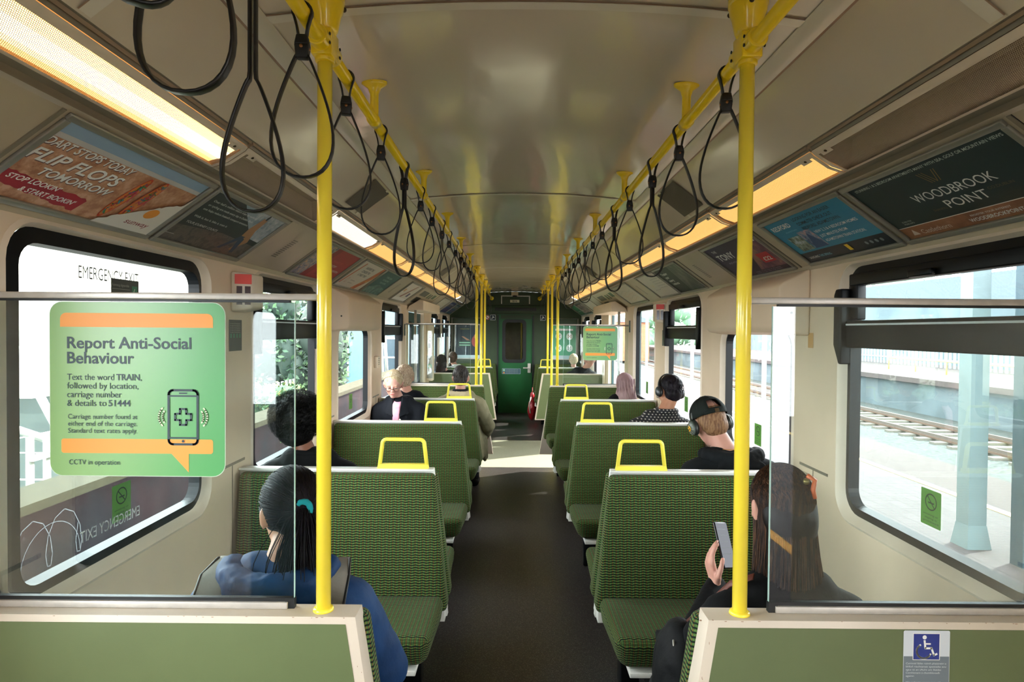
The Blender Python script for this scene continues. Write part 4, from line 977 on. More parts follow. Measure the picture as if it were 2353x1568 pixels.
# ================================================================== stickers
def grad_mat(name, a, b_, axis=0, c=None):
    m, nt, bs = newmat(name); k = NT(nt); sp = k.n('ShaderNodeSeparateXYZ'); k.l(k.n('ShaderNodeTexCoord').outputs['Generated'], sp.inputs[0])
    k.l(k.mix(k.step(sp.outputs[axis], 0.1, 1), lin(a), lin(b_)), bs.inputs['Base Color']); bs.inputs['Roughness'].default_value = .3; return m
G_st = grad_mat('sticker_green', '88b06c', '52a05c'); O_st = ink('sticker_orange', 'f09a38')
def report(x0, z1, y, lab):
    t = empty('report_sticker', (x0+.205, y, z1-.408), lab, 'sign'); w = h = .408
    s = Sheet((x0, y, z1-h), (1,0,0), (0,0,1), (0,-1,0)); s.rrect(-.0015, -.0015, w+.0045, h+.0015, .03, ink('sticker_edge', 'c9d8c4')); s.build(t, 'backing'); s2 = Sheet((x0, y-.0006, z1-h), (1,0,0), (0,0,1), (0,-1,0))
    s2.rrect(0, 0, w+.003, h, .029, G_st); s2.build(t, 'green_field')
    s = Sheet((x0, y-.0012, z1-h), (1,0,0), (0,0,1), (0,-1,0)); f = lambda a: a*w
    tp = rrect(f(.06), f(1-.143), f(.94), f(1-.062), .014, 5); s.poly([(x, max(yy, f(1-.143))) for x, yy in tp[6:18]] + [(f(.06), f(1-.143)), (f(.94), f(1-.143))], O_st)
    s.rrect(f(.065), f(1-.87), f(.94), f(1-.787), .006, O_st); s.poly([(f(.70), f(.13)), (f(.80), f(.13)), (f(.80), f(.022))], O_st)
    dk = ink('petrol', '14303a')
    s.text('Report Anti-Social', f(.10), f(1-.265), f(.066), dk, w=f(.715), bold=.016); s.text('Behaviour', f(.10), f(1-.352), f(.066), dk, w=f(.385), bold=.016)
    s.text('Text the word', f(.10), f(1-.448), f(.036), dk, w=f(.27)); s.text('TRAIN', f(.383), f(1-.448), f(.036), dk, w=f(.135), bold=.016); s.text(',', f(.522), f(1-.448), f(.036), dk)
    s.text('followed by location,', f(.10), f(1-.498), f(.036), dk, w=f(.41)); s.text('carriage number', f(.10), f(1-.548), f(.036), dk, w=f(.315))
    s.text('& details to', f(.10), f(1-.598), f(.036), dk, w=f(.225)); s.text('51444', f(.338), f(1-.598), f(.036), dk, w=f(.128), bold=.016)
    for i, (tx, ww) in enumerate((('Carriage number found at', .40), ('either end of the carriage.', .40), ('Standard text rates apply.', .40))): s.text(tx, f(.105), f(1-.672-.0405*i), f(.028), dk, w=f(ww))
    s.text('CCTV in operation', f(.11), f(1-.936), f(.029), dk, w=f(.295))
    px0, px1, py0, py1 = f(.685), f(.852), f(1-.815), f(1-.503)
    s.line(rrect(px0, py0, px1, py1, .010, 4), f(.013), dk, True); s.line([(px0, py0+f(.037)), (px1, py0+f(.037))], f(.009), dk); s.line([(px0, py1-f(.033)), (px1, py1-f(.033))], f(.009), dk)
    cx = (px0+px1)/2; s.line([(cx-f(.02), py1-f(.017)), (cx+f(.02), py1-f(.017))], f(.008), dk); s.ell(cx, py0+f(.018), f(.008), f(.008), dk, n=12)
    cy = f(1-.657); a, c_ = f(.018), f(.046)
    s.line([(cx-a,cy+c_),(cx+a,cy+c_),(cx+a,cy+a),(cx+c_,cy+a),(cx+c_,cy-a),(cx+a,cy-a),(cx+a,cy-c_),(cx-a,cy-c_),(cx-a,cy-a),(cx-c_,cy-a),(cx-c_,cy+a),(cx-a,cy+a)], f(.011), dk, True)
    wv = ink('wave', 'cfe0b8')
    for sg in (-1, 1):
        for rr in (.118, .140): s.line([(cx + sg*f(rr)*math.cos(R(q)), cy + f(rr)*.85*math.sin(R(q))*.8) for q in range(-(24 if rr < .13 else 32), (25 if rr < .13 else 33), 8)], f(.009), wv)
    s.build(t, 'artwork')
report(-1.087, 1.749, 1.4285, 'large green and orange report notice on the near left glass screen')
report(.847, 1.749, 7.3585, 'small looking green and orange report notice on the far right glass screen')
# wheelchair notice
t = empty('wheelchair_notice', (.95, 1.384, .80), 'white and grey notice with blue wheelchair symbol on the near right partition', 'sign')
s = Sheet((.898, 1.3830, .76), (1,0,0), (0,0,1), (0,-1,0)); s.rrect(0, 0, .106, .2515, .004, ink('noticewhite', 'ccd2d8')); s.rect(.001, .001, .105, .192, ink('noticegrey', '6d7880'))
s.rect(.0215, .1835, .0835, .2455, I_W); s.rect(.023, .185, .082, .244, ink('signblue', '1a2f80'))
cx, cy = .051, .212; s.line([(cx-.004+.0165*math.cos(R(a)), cy-.008+.0165*math.sin(R(a))) for a in range(120, 345, 12)], .0042, I_W)
s.ell(cx-.003, cy+.024, .0048, .0048, I_W, n=14); s.line([(cx-.003, cy+.016), (cx-.001, cy-.001), (cx+.013, cy-.001), (cx+.019, cy-.017), (cx+.025, cy-.014)], .0045, I_W); s.line([(cx-.002, cy+.009), (cx+.010, cy+.009)], .0035, I_W)
for i, tx in enumerate(('Cuirimid fáilte roimh phaisinéirí a', 'bhfuil riachtanais speisialta acu', 'agus tá an tAcht um Stádas', 'Comhionann á chomhlíonadh', 'againn', '', 'We welcome passengers with', 'special needs and we comply', 'with the Equal Status Act')):
    if tx: s.text(tx, .006, .174-.0072*i, .0042, ink('noticewhite', 'ccd2d8'), w=.0031*len(tx) if len(tx) < 30 else .092, shear=.1)
s.build(t)
# stickers on the window glass
def wall_sheet(side, y, z, h=HW+.043):
    return Sheet((X(side,h), y, z), (0,-side,0), (0,0,1), (-side,0,0))
G_ns = mat('sticker_nosmoke', '5d9a3c', .4)
for side in (-1, 1):
    for k in range(4):
        y0, y1 = wy(k); yc = y0 + .5
        s = wall_sheet(side, yc + side*.05, 1.03); t = empty('no_smoking_sticker', (X(side,HW+.043), yc, 1.03), 'green no smoking sticker on the %s window, %s from the camera' % (sn[side], ordn[k]), 'sticker')
        s.rrect(0, 0, .10, .125, .004, G_ns); dk = ink('nsdark', '20382c')
        s.line([(.05+.027*math.cos(R(a)), .083+.027*math.sin(R(a))) for a in range(0, 360, 15)], .0045, dk, True); s.line([(.032,.102),(.068,.064)], .004, dk); s.line([(.038,.08),(.064,.080)], .005, dk)
        s.text('smoking or', .012, .036, .007, dk, w=.076); s.text('vaping is', .02, .024, .007, dk, w=.06); s.text('prohibited', .012, .012, .007, dk, w=.076); s.build(t)
t = empty('emergency_exit_text', (X(-1,HW+.04), 2.03, 1.85), 'pale emergency exit lettering at the top of the near left window', 'sign')
s = wall_sheet(-1, 1.875, 1.842, HW+.042); s.text('EMERGENCY EXIT', 0, 0, .040, ink('grey_print', '56625f'), w=.30); s.build(t)
t = empty('emergency_exit_text', (X(-1,HW+.04), 2.03, 1.03), 'white mirrored emergency exit lettering at the foot of the near left window', 'sign')
s = wall_sheet(-1, 1.875, 1.018, HW+.040); s.text('EMERGENCY EXIT', 0, 0, .036, I_W, w=.30, mirror=True); s.build(t)
for q, (side, yc, z0, w, h, lab) in enumerate(((-1, 2.10, 1.775, .15, .08, 'dark emergency exit notice stuck on the near left window'), (-1, 2.84, 1.585, .13, .145, 'dark safety notice on the left pillar under the alarm box'), (1, 5.62, 1.56, .13, .145, 'dark safety notice on the right pillar under the alarm box'), (1, 7.28, 1.68, .10, .14, 'dark notice on the right pillar before the doors'), (1, 2.85, 1.62, .05, .07, 'small tan tag label on the right cover edge'), (-1, 7.28, 1.62, .10, .14, 'dark notice on the left pillar before the doors'))):
    t = empty('safety_notice', (X(side,HW), yc, z0), lab, 'sign'); hh = HW+.041 if q == 0 else HW-.002
    s = wall_sheet(side, yc + side*w/2, z0, hh); s.rect(0, 0, w, h, ink('tantag','c79a5e') if q == 4 else ink('noticeslate', '474c48'))
    if q == 0: s.text('Fuinneog éigeandála', .006, .055, .009, ink('noticetext','a8aaa0'), w=.09); s.rect(.112,.02,.142,.06, ink('exitgreen','3f8a6a')); s.line([(.127,.05),(.122,.04),(.13,.033),(.124,.025)], .003, I_W); s.rect(.006,.045,.10,.0465,ink('noticetext','a8aaa0'))
    elif q != 4:
        for i in range(5): s.text('in case of emergency', .01, h-.02-.010*i, .006, ink('noticetext','a8aaa0'), w=w*.8)
        for i in range(4): s.rect(.012+.03*i*w/.13, h*.42, .026+.03*i*w/.13, h*.56, ink('exitgreen','3f8a6a'))
    s.build(t)
# end wall posters
t = empty('end_wall_poster', (-1.08, YE-.02, 1.15), 'dark framed poster with a smiling figure on the left end wall', 'poster')
b = MB(); b.box((-1.20, YE-.03, 1.10), (-.66, YE-.002, 1.82), M_silver); b.build('frame', t, bev=.004)
s = Sheet((-1.175, YE-.032, 1.125), (1,0,0), (0,0,1), (0,-1,0)); s.rect(0,0,.49,.67,ink('posterdark','22303a')); s.rect(0,0,.49,.06,ink('posterpale','a8bcc0')); s.ell(.40,.34,.07,.11,ink('posterred','9a4a44')); s.ell(.41,.44,.035,.045,ink('posterskin','b07a5c')); s.poly([(.12,.44),(.17,.44),(.33,.34),(.31,.30)],ink('posterskin','b07a5c'))
s.rrect(.05,.22,.33,.36,.02,ink('posterbox','30403e')); s.rect(.08,.30,.30,.325,ink('postermint','8fc0a0')); s.rect(.08,.25,.30,.275,ink('postermint','8fc0a0')); s.text('HOLD ON', .10,.58,.025,ink('posteryel','b0a04a'),w=.18); s.build(t)
t = empty('end_wall_poster', (1.0, YE-.02, 1.15), 'green framed poster with four round icons on the right end wall', 'poster')
b = MB(); b.box((.78, YE-.03, 1.10), (1.30, YE-.002, 1.82), M_silver); b.build('frame', t, bev=.004)
s = Sheet((.80, YE-.032, 1.12), (1,0,0), (0,0,1), (0,-1,0)); s.rect(0,0,.48,.68,ink('postergreen','4f9a74')); s.rect(0,0,.48,.07,ink('posterpale','b8c8c4')); s.rect(.06,.575,.42,.615,I_W); s.text('Play your part', .12,.583,.024,ink('petrol','14303a'),w=.24)
for cx, cy in ((.13,.46),(.35,.46),(.13,.22),(.35,.22)):
    s.ell(cx,cy,.065,.075,ink('posterpale2','d8e4dc')); s.line([(cx-.03,cy-.03),(cx+.03,cy+.03)],.010,ink('posterx','b84a44') if cy > .3 else I_K); s.line([(cx-.03,cy+.03),(cx+.03,cy-.03)],.010,ink('posterx','b84a44') if cy > .3 else I_K)
s.build(t)
for x0, lab in ((-1.25,'silver rail frame high on the left end wall'), (.72,'silver rail frame high on the right end wall')):
    b = MB(); b.tube([(x0,YE-.04,1.20),(x0,YE-.04,1.94),(x0+.60,YE-.04,1.94),(x0+.60,YE-.04,1.20)], .011, M_silver, 8); tag(b.build('rail_frame'), lab, 'frame')
for x0, lab in ((-.42,'small square pictogram sign left of the end door'), (.60,'small square pictogram sign right of the end door')):
    t = empty('pictogram_sign', (x0, YE-.01, 1.85), lab, 'sign'); s = Sheet((x0-.05, YE-.012, 1.90), (1,0,0), (0,0,1), (0,-1,0)); s.rrect(0,0,.11,.11,.01,I_W); s.rect(.006,.006,.104,.104,I_K); s.line([(.03,.02),(.05,.06),(.08,.05),(.05,.085)],.01,I_W); s.build(t)
t = empty('pictogram_sign', (-.53, YE-.01, 1.85), 'round red prohibition sign on the end wall', 'sign'); s = Sheet((-.58, YE-.012, 1.905), (1,0,0), (0,0,1), (0,-1,0)); s.ell(.05,.05,.048,.048,I_W); s.line([(.05+.04*math.cos(R(a)),.05+.04*math.sin(R(a))) for a in range(0,360,20)],.012,M_red,True); s.line([(.025,.075),(.075,.025)],.01,M_red); s.build(t)
t = empty('door_notice', (C0-.1, YE, .78), 'small blue grey notice on the green end door', 'sign'); s = Sheet((C0-.27, YE+.013, .80), (1,0,0), (0,0,1), (0,-1,0)); s.rrect(0,0,.38,.115,.01,ink('plateborder','8a9aa0')); s.rrect(.006,.006,.374,.109,.008,ink('noticeblue','3c5a66')); s.rect(.02,.06,.06,.10,ink('postermint','8fc0a0')); s.poly([(.02,.015),(.06,.015),(.04,.05)],ink('sticker_orange','f5a545'))
for i in range(4): s.text('No through access while moving', .08,.085-.022*i,.010,ink('noticetext','a8aaa0'),w=.25)
s.build(t)
# ================================================================== outside, left: parapet, road, trees, houses
def solid(name, mb, lab, cat, **k): return tag(mb.build(name, **k), lab, cat)
M_ballast = mat('ballast', '4c504e', .9, var=.5, vscale=14, bump=.6, bscale=30)
b = MB(); b.box((-3.5,-8,-1.5), (1.3-2.9,70,-1.2), M_ballast); struct('ground_trackside', b)
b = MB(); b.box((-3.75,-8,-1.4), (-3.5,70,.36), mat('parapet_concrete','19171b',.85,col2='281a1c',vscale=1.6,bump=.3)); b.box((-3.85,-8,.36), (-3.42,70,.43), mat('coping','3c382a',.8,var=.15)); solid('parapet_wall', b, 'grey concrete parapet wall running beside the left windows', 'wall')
t = empty('graffiti', (-3.499, 3.6, .1), 'white looping graffiti on the parapet seen through the near left window', 'graffiti')
s = Sheet((-3.495, 4.1, -.15), (0,1,0), (0,0,1), (1,0,0)); s.line([(.1*math.sin(i*.7)+.035*i, .22+.2*math.cos(i*.7)) for i in range(26)], .007, ink('graffiti','4a4c52')); s.line([(.5+.3*math.cos(i*.2), .05+.3*math.sin(i*.2)) for i in range(16)], .006, ink('graffiti','4a4c52')); s.build(t)
b = MB(); b.box((-70,-20,-1.5), (-3.75,90,-1.15), mat('asphalt','29312f',.9,var=.15)); struct('ground_road', b)
b = MB()
for i in range(8): b.box((-12.5,4+2.4*i,-1.1495), (-7.8,4.10+2.4*i,-1.145), M_white)
b.box((-12.6,3,-1.1495), (-12.5,22,-1.145), M_white); b.box((-7.8,3,-1.1495),(-7.7,22,-1.145), M_white); solid('parking_lines', b, 'white parking bay lines on the road beyond the parapet', 'road marking')
def tree(name, c, r, n, cols, lab, cat='tree', trunk=True, seed=1, lw=.14):
    rd = random.Random(seed); t = empty(name, (c[0], c[1], -1.2), lab, cat); b = MB()
    ms = [mat('leaf_'+q, q, .7) for q in cols]; cl = [(rd.uniform(-.7,.7), rd.uniform(-.7,.7), rd.uniform(-.7,.7), rd.uniform(.3,.55)) for _ in range(16)]
    for q in cl: b.ell((c[0]+q[0]*r[0], c[1]+q[1]*r[1], c[2]+q[2]*r[2]), (r[0]*q[3]*.8, r[1]*q[3]*.8, r[2]*q[3]*.8), ms[0], nu=10, nv=7)
    for _ in range(n):
        q = cl[rd.randrange(16)]; d = Vector((rd.gauss(0,1), rd.gauss(0,1), rd.gauss(0,1))).normalized() * q[3] * rd.uniform(.8,1.15)
        p = Vector((c[0]+(q[0]+d.x)*r[0], c[1]+(q[1]+d.y)*r[1], c[2]+(q[2]+d.z)*r[2])); a = Vector((rd.gauss(0,1), rd.gauss(0,1), rd.gauss(0,1))).normalized(); e = a.orthogonal().normalized()
        w = lw*rd.uniform(.6,1.3); b.add([p-a*w, p-e*w*.5, p+a*w, p+e*w*.5], [(0,1,2,3)], ms[rd.randrange(len(ms))])
    b.build('foliage', t)
    if trunk: b = MB(); b.cyl((c[0],c[1],-1.25), (c[0],c[1],c[2]), .16, mat('bark','5a4a3c',.9), 10, .1); b.build('trunk', t)
gl = ['16281d', '2a432c', '45603c']
tree('leafy_tree', (-8.2,20,1.0), (1.7,1.6,2.2), 3000, gl, 'leafy green tree seen through the second left window', seed=1, lw=.11)
tree('leafy_tree', (-5.9,18.2,.9), (.9,1.0,1.9), 2200, gl, 'slimmer leafy tree in front of the pale blue house', seed=2, lw=.1)
tree('leafy_tree', (-11.3,27,.9), (1.5,1.6,2.0), 2600, gl, 'green tree farther left beyond the parking bays', seed=3, lw=.12)
tree('flowering_shrub', (-4.75,9.4,.0), (.6,1.0,.62), 2600, ['284426','46643a','706e38'], 'yellow green flowering shrub leaning over the parapet', 'shrub', False, 4, .05)
tree('flowering_shrub', (-4.75,11.9,.05), (.6,1.1,.6), 2200, ['284426','46643a','68663a'], 'second yellow green shrub farther along the parapet', 'shrub', False, 5, .05)
for i, (x, y) in enumerate(((-50,60),(-38,60),(-26,62),(-62,60),(-74,62),(-14,62))): tree('distant_tree', (x,y,.9), (4.8,4,3.0), 900, ['1c2c28','28392f','33463c'], 'distant grey green tree on the left skyline, %s of the row' % onames[i], seed=20+i, lw=.4)
def house(name, x0, x1, y0, y1, h, wall, lab, wins, roofc=None):
    t = empty(name, ((x0+x1)/2, y0, -1.2), lab, 'building'); b = MB(); b.box((x0,y0,-1.2), (x1,y1,h), wall); b.build('wall', t)
    for (wx, wz, ww, wh) in wins:
        b = MB(); b.box((wx-.06,y0-.05,wz-.06), (wx+ww+.06,y0-.0,wz), M_white); b.box((wx-.06,y0-.05,wz+wh), (wx+ww+.06,y0,wz+wh+.06), M_white); b.box((wx-.06,y0-.05,wz), (wx,y0,wz+wh), M_white); b.box((wx+ww,y0-.05,wz), (wx+ww+.06,y0,wz+wh), M_white); b.box((wx,y0-.05,wz+wh/2-.03), (wx+ww,y0-.0,wz+wh/2+.03), M_white)
        w = b.build('window', t); b = MB(); b.box((wx,y0-.03,wz), (wx+ww,y0-.005,wz+wh), mat('house_pane','3a4850',.2)); b.build('pane', w)
    if roofc: b = MB(); b.prism([(x0-.2,y0-.2,h),(x1+.2,y0-.2,h),((x0+x1)/2,y0-.2,h+(x1-x0)*.3)], (0,y1-y0+.4,0), roofc); b.build('roof', t)
house('terrace_house', -9.5, -4.3, 25, 40, 8, mat('render_blue','5f7d86',.8,var=.06), 'pale blue rendered house outside the left windows', [(-7.6,-.2,.8,1.5),(-5.6,-.2,.8,1.5),(-7.6,2.6,.8,1.5),(-5.6,2.6,.8,1.5),(-8.9,.4,.7,1.3),(-8.9,3,.7,1.3)])
house('terrace_house', -30, -19, 24, 40, 5, mat('render_cream','c2beb0',.8), 'cream house far beyond the parking bays', [(-28,1,1,1.5),(-25,1,1,1.5),(-22,1,1,1.5)], mat('slate','5b6468',.8))
b = MB()
for i in range(34): b.box((-6.1,7.6+.28*i,-1.15), (-6.06,7.69+.28*i,.3), M_white)
b.box((-6.05,7.6,.0), (-6.0,17,.07), M_white); solid('picket_fence', b, 'white picket fence behind the shrubs', 'fence')
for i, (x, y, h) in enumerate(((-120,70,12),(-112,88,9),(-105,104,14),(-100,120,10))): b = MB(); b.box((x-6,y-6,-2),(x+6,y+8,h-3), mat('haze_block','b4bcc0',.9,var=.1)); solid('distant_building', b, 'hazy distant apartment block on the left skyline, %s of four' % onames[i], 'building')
t = empty('tower_crane', (-70,98,0), 'pale orange tower crane on the left skyline', 'crane'); M_cr = mat('crane_orange','c99a7a',.6); b = MB()
for dx, dy in ((0,0),(1.2,0),(0,1.2),(1.2,1.2)): b.cyl((-70+dx,98+dy,-2),(-70+dx,98+dy,17), .12, M_cr, 6)
for i in range(12): b.cyl((-70,98,-2+1.6*i),(-68.8,98,-.4+1.6*i), .08, M_cr, 6); b.cyl((-68.8,98,-2+1.6*i),(-70,98,-.4+1.6*i), .08, M_cr, 6)
b.build('mast', t); b = MB(); b.box((-76,98,17),(-60,98.4,17.8), M_cr); b.build('jib', t)
t = empty('steel_gantry', (-7.2,9.5,-1.2), 'white raking steel struts outside the near left window', 'gantry'); b = MB()
for p, q in (((-7.2,10.4,-1.2),(-7.2,7.4,3.6)), ((-7.2,8.6,-1.2),(-7.2,6.9,2.0)), ((-7.2,7.4,.8),(-7.2,10.2,-.4)), ((-4.6,22.6,-1.1),(-4.6,20.4,6)), ((-4.6,21.8,-1.1),(-4.6,20.0,6))): b.cyl(p, q, .06, M_white, 8)
b.build('strut', t)
# ================================================================== outside, right: platform, tracks, far platform
M_pave = mat('platform_paving', '98908c', .85, var=.12, vscale=2); M_edge = mat('platform_edge', '4e4645', .8, var=.08)
def paving():
    m, nt, bs = newmat('block_paving'); k = NT(nt); br = k.n('ShaderNodeTexBrick'); mp = k.n('ShaderNodeMapping'); k.l(k.n('ShaderNodeTexCoord').outputs['Object'], mp.inputs[0]); k.l(mp.outputs[0], br.inputs['Vector'])
    mp.inputs['Rotation'].default_value = (0,0,R(90)); br.inputs['Color1'].default_value = lin('423a3c'); br.inputs['Color2'].default_value = lin('3b3335'); br.inputs['Mortar'].default_value = lin('2a2628'); br.inputs['Scale'].default_value = 1.7; br.inputs['Mortar Size'].default_value = .012
    k.l(br.outputs[0], bs.inputs['Base Color']); bs.inputs['Roughness'].default_value = .85; return m
b = MB(); b.box((1.62,-10,-.9), (2.2,40,-.09), M_edge); b.box((2.2,-10,-.9), (5.0,40,-.09), paving()); b.box((5.0,-10,-.9), (6.0,40,-.09), M_edge); struct('ground_platform', b)
b = MB(); b.box((4.86,-10,-.0895), (4.96,40,-.085), mat('line_yellow','d9b870',.7)); b.box((2.24,-10,-.0895), (2.34,40,-.085), mat('line_yellow2','e0a030',.7)); solid('platform_line', b, 'yellow safety lines along the platform outside the right windows', 'road marking')
b = MB(); b.box((6.0,-20,-1.9), (60,120,-1.45), M_ballast); struct('ground_tracks', b)
for i, xt in enumerate((8.0, 13.2)):
    t = empty('railway_track', (xt, 20, -1.45), ('nearer' if i == 0 else 'farther') + ' railway track beyond the platform on the right', 'railway track')
    for dx in (-.8, .8): b = MB(); b.box((xt+dx-.035,-10,-1.33), (xt+dx+.035,90,-1.24), mat('rail_steel','6a5f58',.4,metal=.5)); b.box((xt+dx-.07,-10,-1.38),(xt+dx+.07,90,-1.33), mat('rail_rust','5c4a40',.8)); b.build('rail', t)
    b = MB()
    for j in range(90): b.box((xt-1.25,-8+.7*j,-1.46), (xt+1.25,-7.76+.7*j,-1.385), mat('sleeper','6a665e',.9)); 
    tag(b.build('sleepers', t), kind='stuff')
b = MB(); b.box((16.0,-10,-1.5), (24,80,-.25), mat('concrete_wall','5c666a'  ,.9,var=.3,vscale=.8)); b.box((15.8,-10,-.25), (24,80,-.05), M_edge); o = struct('ground_far_platform', b)
t = empty('palisade_fence', (22, 25, 0), 'pale palisade fence on the far platform', 'fence'); b = MB()
for j in range(80): b.box((22,14+.32*j,-.05), (22.05,14.14+.32*j,2.0), mat('fence_pale','8d9ca2',.6))
b.build('pales', t)['kind'] = 'stuff'; b = MB()
for z in (.3,1.6): b.box((21.95,14,z), (22,40,z+.07), mat('fence_pale','8d9ca2',.6))
b.build('rail', t)
b = MB()
for z in (.5,1.0): b.cyl((18.5,16,z), (18.5,30,z), .03, mat('rail_yellow','d8c46a',.5), 8)
for j in range(8): b.cyl((18.5,16+2*j,-.05), (18.5,16+2*j,1.0), .03, mat('rail_yellow','d8c46a',.5), 8)
solid('guard_rail', b, 'thin yellow guard rail on the far platform', 'railing')
b = MB(); b.box((26,-5,-.3), (28,80,3.6), mat('shed_wall','667278',.9,var=.25,vscale=.5)); b.box((27,-5,3.6),(30,80,5.2), mat('shed_roof','56626a',.8,var=.1)); solid('station_building', b, 'long pale blue grey station building beyond the far platform', 'building')
t = empty('platform_column', (3.86,5.1,-.09), 'pale steel column with a flared foot on the platform outside the right window', 'column')
M_col = mat('column_grey','6f8184',.6,var=.08); b = MB(); b.box((3.785,5.03,-.09), (3.935,5.17,5.5), M_col); b.build('shaft', t); b = MB()
b.hexa([(3.76,5.0,-.09),(3.96,5.0,-.09),(3.96,5.2,-.09),(3.76,5.2,-.09),(3.783,5.028,.10),(3.937,5.028,.10),(3.937,5.172,.10),(3.783,5.172,.10)], M_col); b.build('base', t)
t = empty('information_board', (4.05,4.64,-.09), 'dark blue grey information board on the platform at the right edge of the view', 'board'); b = MB(); b.box((3.88,4.6,-.09), (4.5,4.72,2.3), mat('board_blue','2c4550',.5,var=.1)); b.build('panel', t)
t = empty('platform_column', (5.3,-3,-.09), 'second platform column, outside behind the camera', 'column'); b = MB(); b.box((5.2,-3.1,-.09),(5.4,-2.9,5.5), M_col); b.build('shaft', t)
b = MB(); b.box((3.4,-7,5.5), (9.0,9.4,5.9), mat('deck_concrete','8d9290',.8)); struct('sun_block_deck', b)  # unseen deck added overhead to keep the sun off the right-hand windows
t = empty('signal_mast', (9.9,24,-1.4), 'slim white signal mast between the tracks', 'mast'); b = MB(); b.cyl((9.9,24,-1.45),(9.9,24,5), .09, M_white, 10); b.build('mast', t)
for x, y in ((10.0,34),(10.1,46)):
    b = MB(); b.cyl((x,y,-1.45),(x,y,7), .1, M_white, 10); b.box((x-4,y-.06,6.2),(x+6,y+.06,6.4), M_white); solid('overhead_gantry', b, 'white overhead wire gantry across the tracks, ' + ('nearer' if y < 40 else 'farther'), 'gantry')
house('brick_house', 10.4, 13.4, 60, 75, 2.6, mat('brick_red','a86a50',.9,var=.2,vscale=3), 'red brick gabled building seen through the open right door', [(11.4,.5,.9,1.3)], mat('slate','5b6468',.8))
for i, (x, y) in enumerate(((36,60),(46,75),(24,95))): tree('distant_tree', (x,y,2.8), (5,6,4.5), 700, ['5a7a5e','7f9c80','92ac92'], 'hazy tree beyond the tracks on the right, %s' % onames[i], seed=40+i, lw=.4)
# ================================================================== passengers
def bake_blob(mb, name, parent, m, voxel=.011, smooth=5, disp=0, dscale=.05, mats=None):
    me = mb.build('tmp', mesh_only=True, world=False); ob = bpy.data.objects.new('tmp', me); COL.objects.link(ob)
    r = ob.modifiers.new('r', 'REMESH'); r.mode = 'VOXEL'; r.voxel_size = voxel; r.adaptivity = 0; r.use_smooth_shade = True
    if smooth: q = ob.modifiers.new('s', 'SMOOTH'); q.factor = .5; q.iterations = smooth
    if disp:
        tx = bpy.data.textures.new('n', 'CLOUDS'); tx.noise_scale = dscale; tx.noise_depth = 2
        d = ob.modifiers.new('d', 'DISPLACE'); d.texture = tx; d.strength = disp; d.mid_level = .5
    dg = bpy.context.evaluated_depsgraph_get(); nm = bpy.data.meshes.new_from_object(ob.evaluated_get(dg))
    bpy.data.objects.remove(ob); bpy.data.meshes.remove(me)
    nm.name = name; nm.materials.clear(); nm.materials.append(m)
    for p in nm.polygons: p.use_smooth = True; p.material_index = 0
    o = bpy.data.objects.new(name, nm); COL.objects.link(o); o.parent = parent; return o
def skin(n, c): 
    m = mat('skin_' + n, c, .5, var=.08, vscale=20, bump=.1, bscale=150); m.node_tree.nodes['Principled BSDF'].inputs['Subsurface Weight'].default_value = .08; return m
def cloth(n, c, c2=None, rough=.85): return mat('cloth_' + n, c, rough, var=.15, vscale=6, col2=c2, bump=.6, bscale=70, sheen=0, spec=.2)
def hairm(n, c, c2): 
    if 'hair_'+n in MC: return MC['hair_'+n]
    m, nt, bs = newmat('hair_' + n); k = NT(nt); mp = k.n('ShaderNodeMapping'); k.l(k.n('ShaderNodeTexCoord').outputs['Object'], mp.inputs[0]); mp.inputs['Scale'].default_value = (60, 60, 4)
    f = k.noise(2.5, 3, vec=mp.outputs[0]); k.l(k.mix(k.step(f, .4, .6), lin(c), lin(c2)), bs.inputs['Base Color']); bs.inputs['Roughness'].default_value = .5; bs.inputs['Specular IOR Level'].default_value = .18; k.bump(f, .2, .003, bs); MC['hair_'+n] = m; return m
def hand(b, w, d, n, s, curl, k=1.0, thumb_in=.5):
    """five fingers: w wrist, d finger direction, n palm normal (curl side), s thumb side"""
    w, d, n, s = Vector(w), Vector(d).normalized(), Vector(n).normalized(), Vector(s).normalized()
    for q in range(4):
        off = (.030 - .0205*q) * k; kn = w + d*(.088 - .004*abs(q-1))*k + s*off; b.cap(w + s*off*.55 + d*.012*k, kn, .0135*k, .0115*k)
        L = (.070, .078, .073, .056)[q]*k; p = kn; dd = d.copy(); c = curl*(1 + .12*q)
        for j, fr in enumerate((.46, .30, .24)):
            a = R(c * (.75, 1.0, .8)[j]); dd = (dd*math.cos(a) + n*math.sin(a)).normalized(); p2 = p + dd*L*fr
            b.cap(p, p2, (.0093-.0009*j)*k, (.0086-.0009*j)*k); p = p2
            nn = (n - dd*n.dot(dd)); n_ = nn.normalized() if nn.length > 1e-4 else n
    p = w + d*.018*k + s*.026*k; q1 = p + (d*.55 + s*.75).normalized()*.045*k; q2 = q1 + (d*.85 + s*.2 + n*thumb_in).normalized()*.034*k; q3 = q2 + (d*.85 - s*.1 + n*thumb_in).normalized()*.026*k
    b.cap(p, q1, .0135*k, .0115*k); b.cap(q1, q2, .011*k, .0098*k); b.cap(q2, q3, .0098*k, .0085*k)
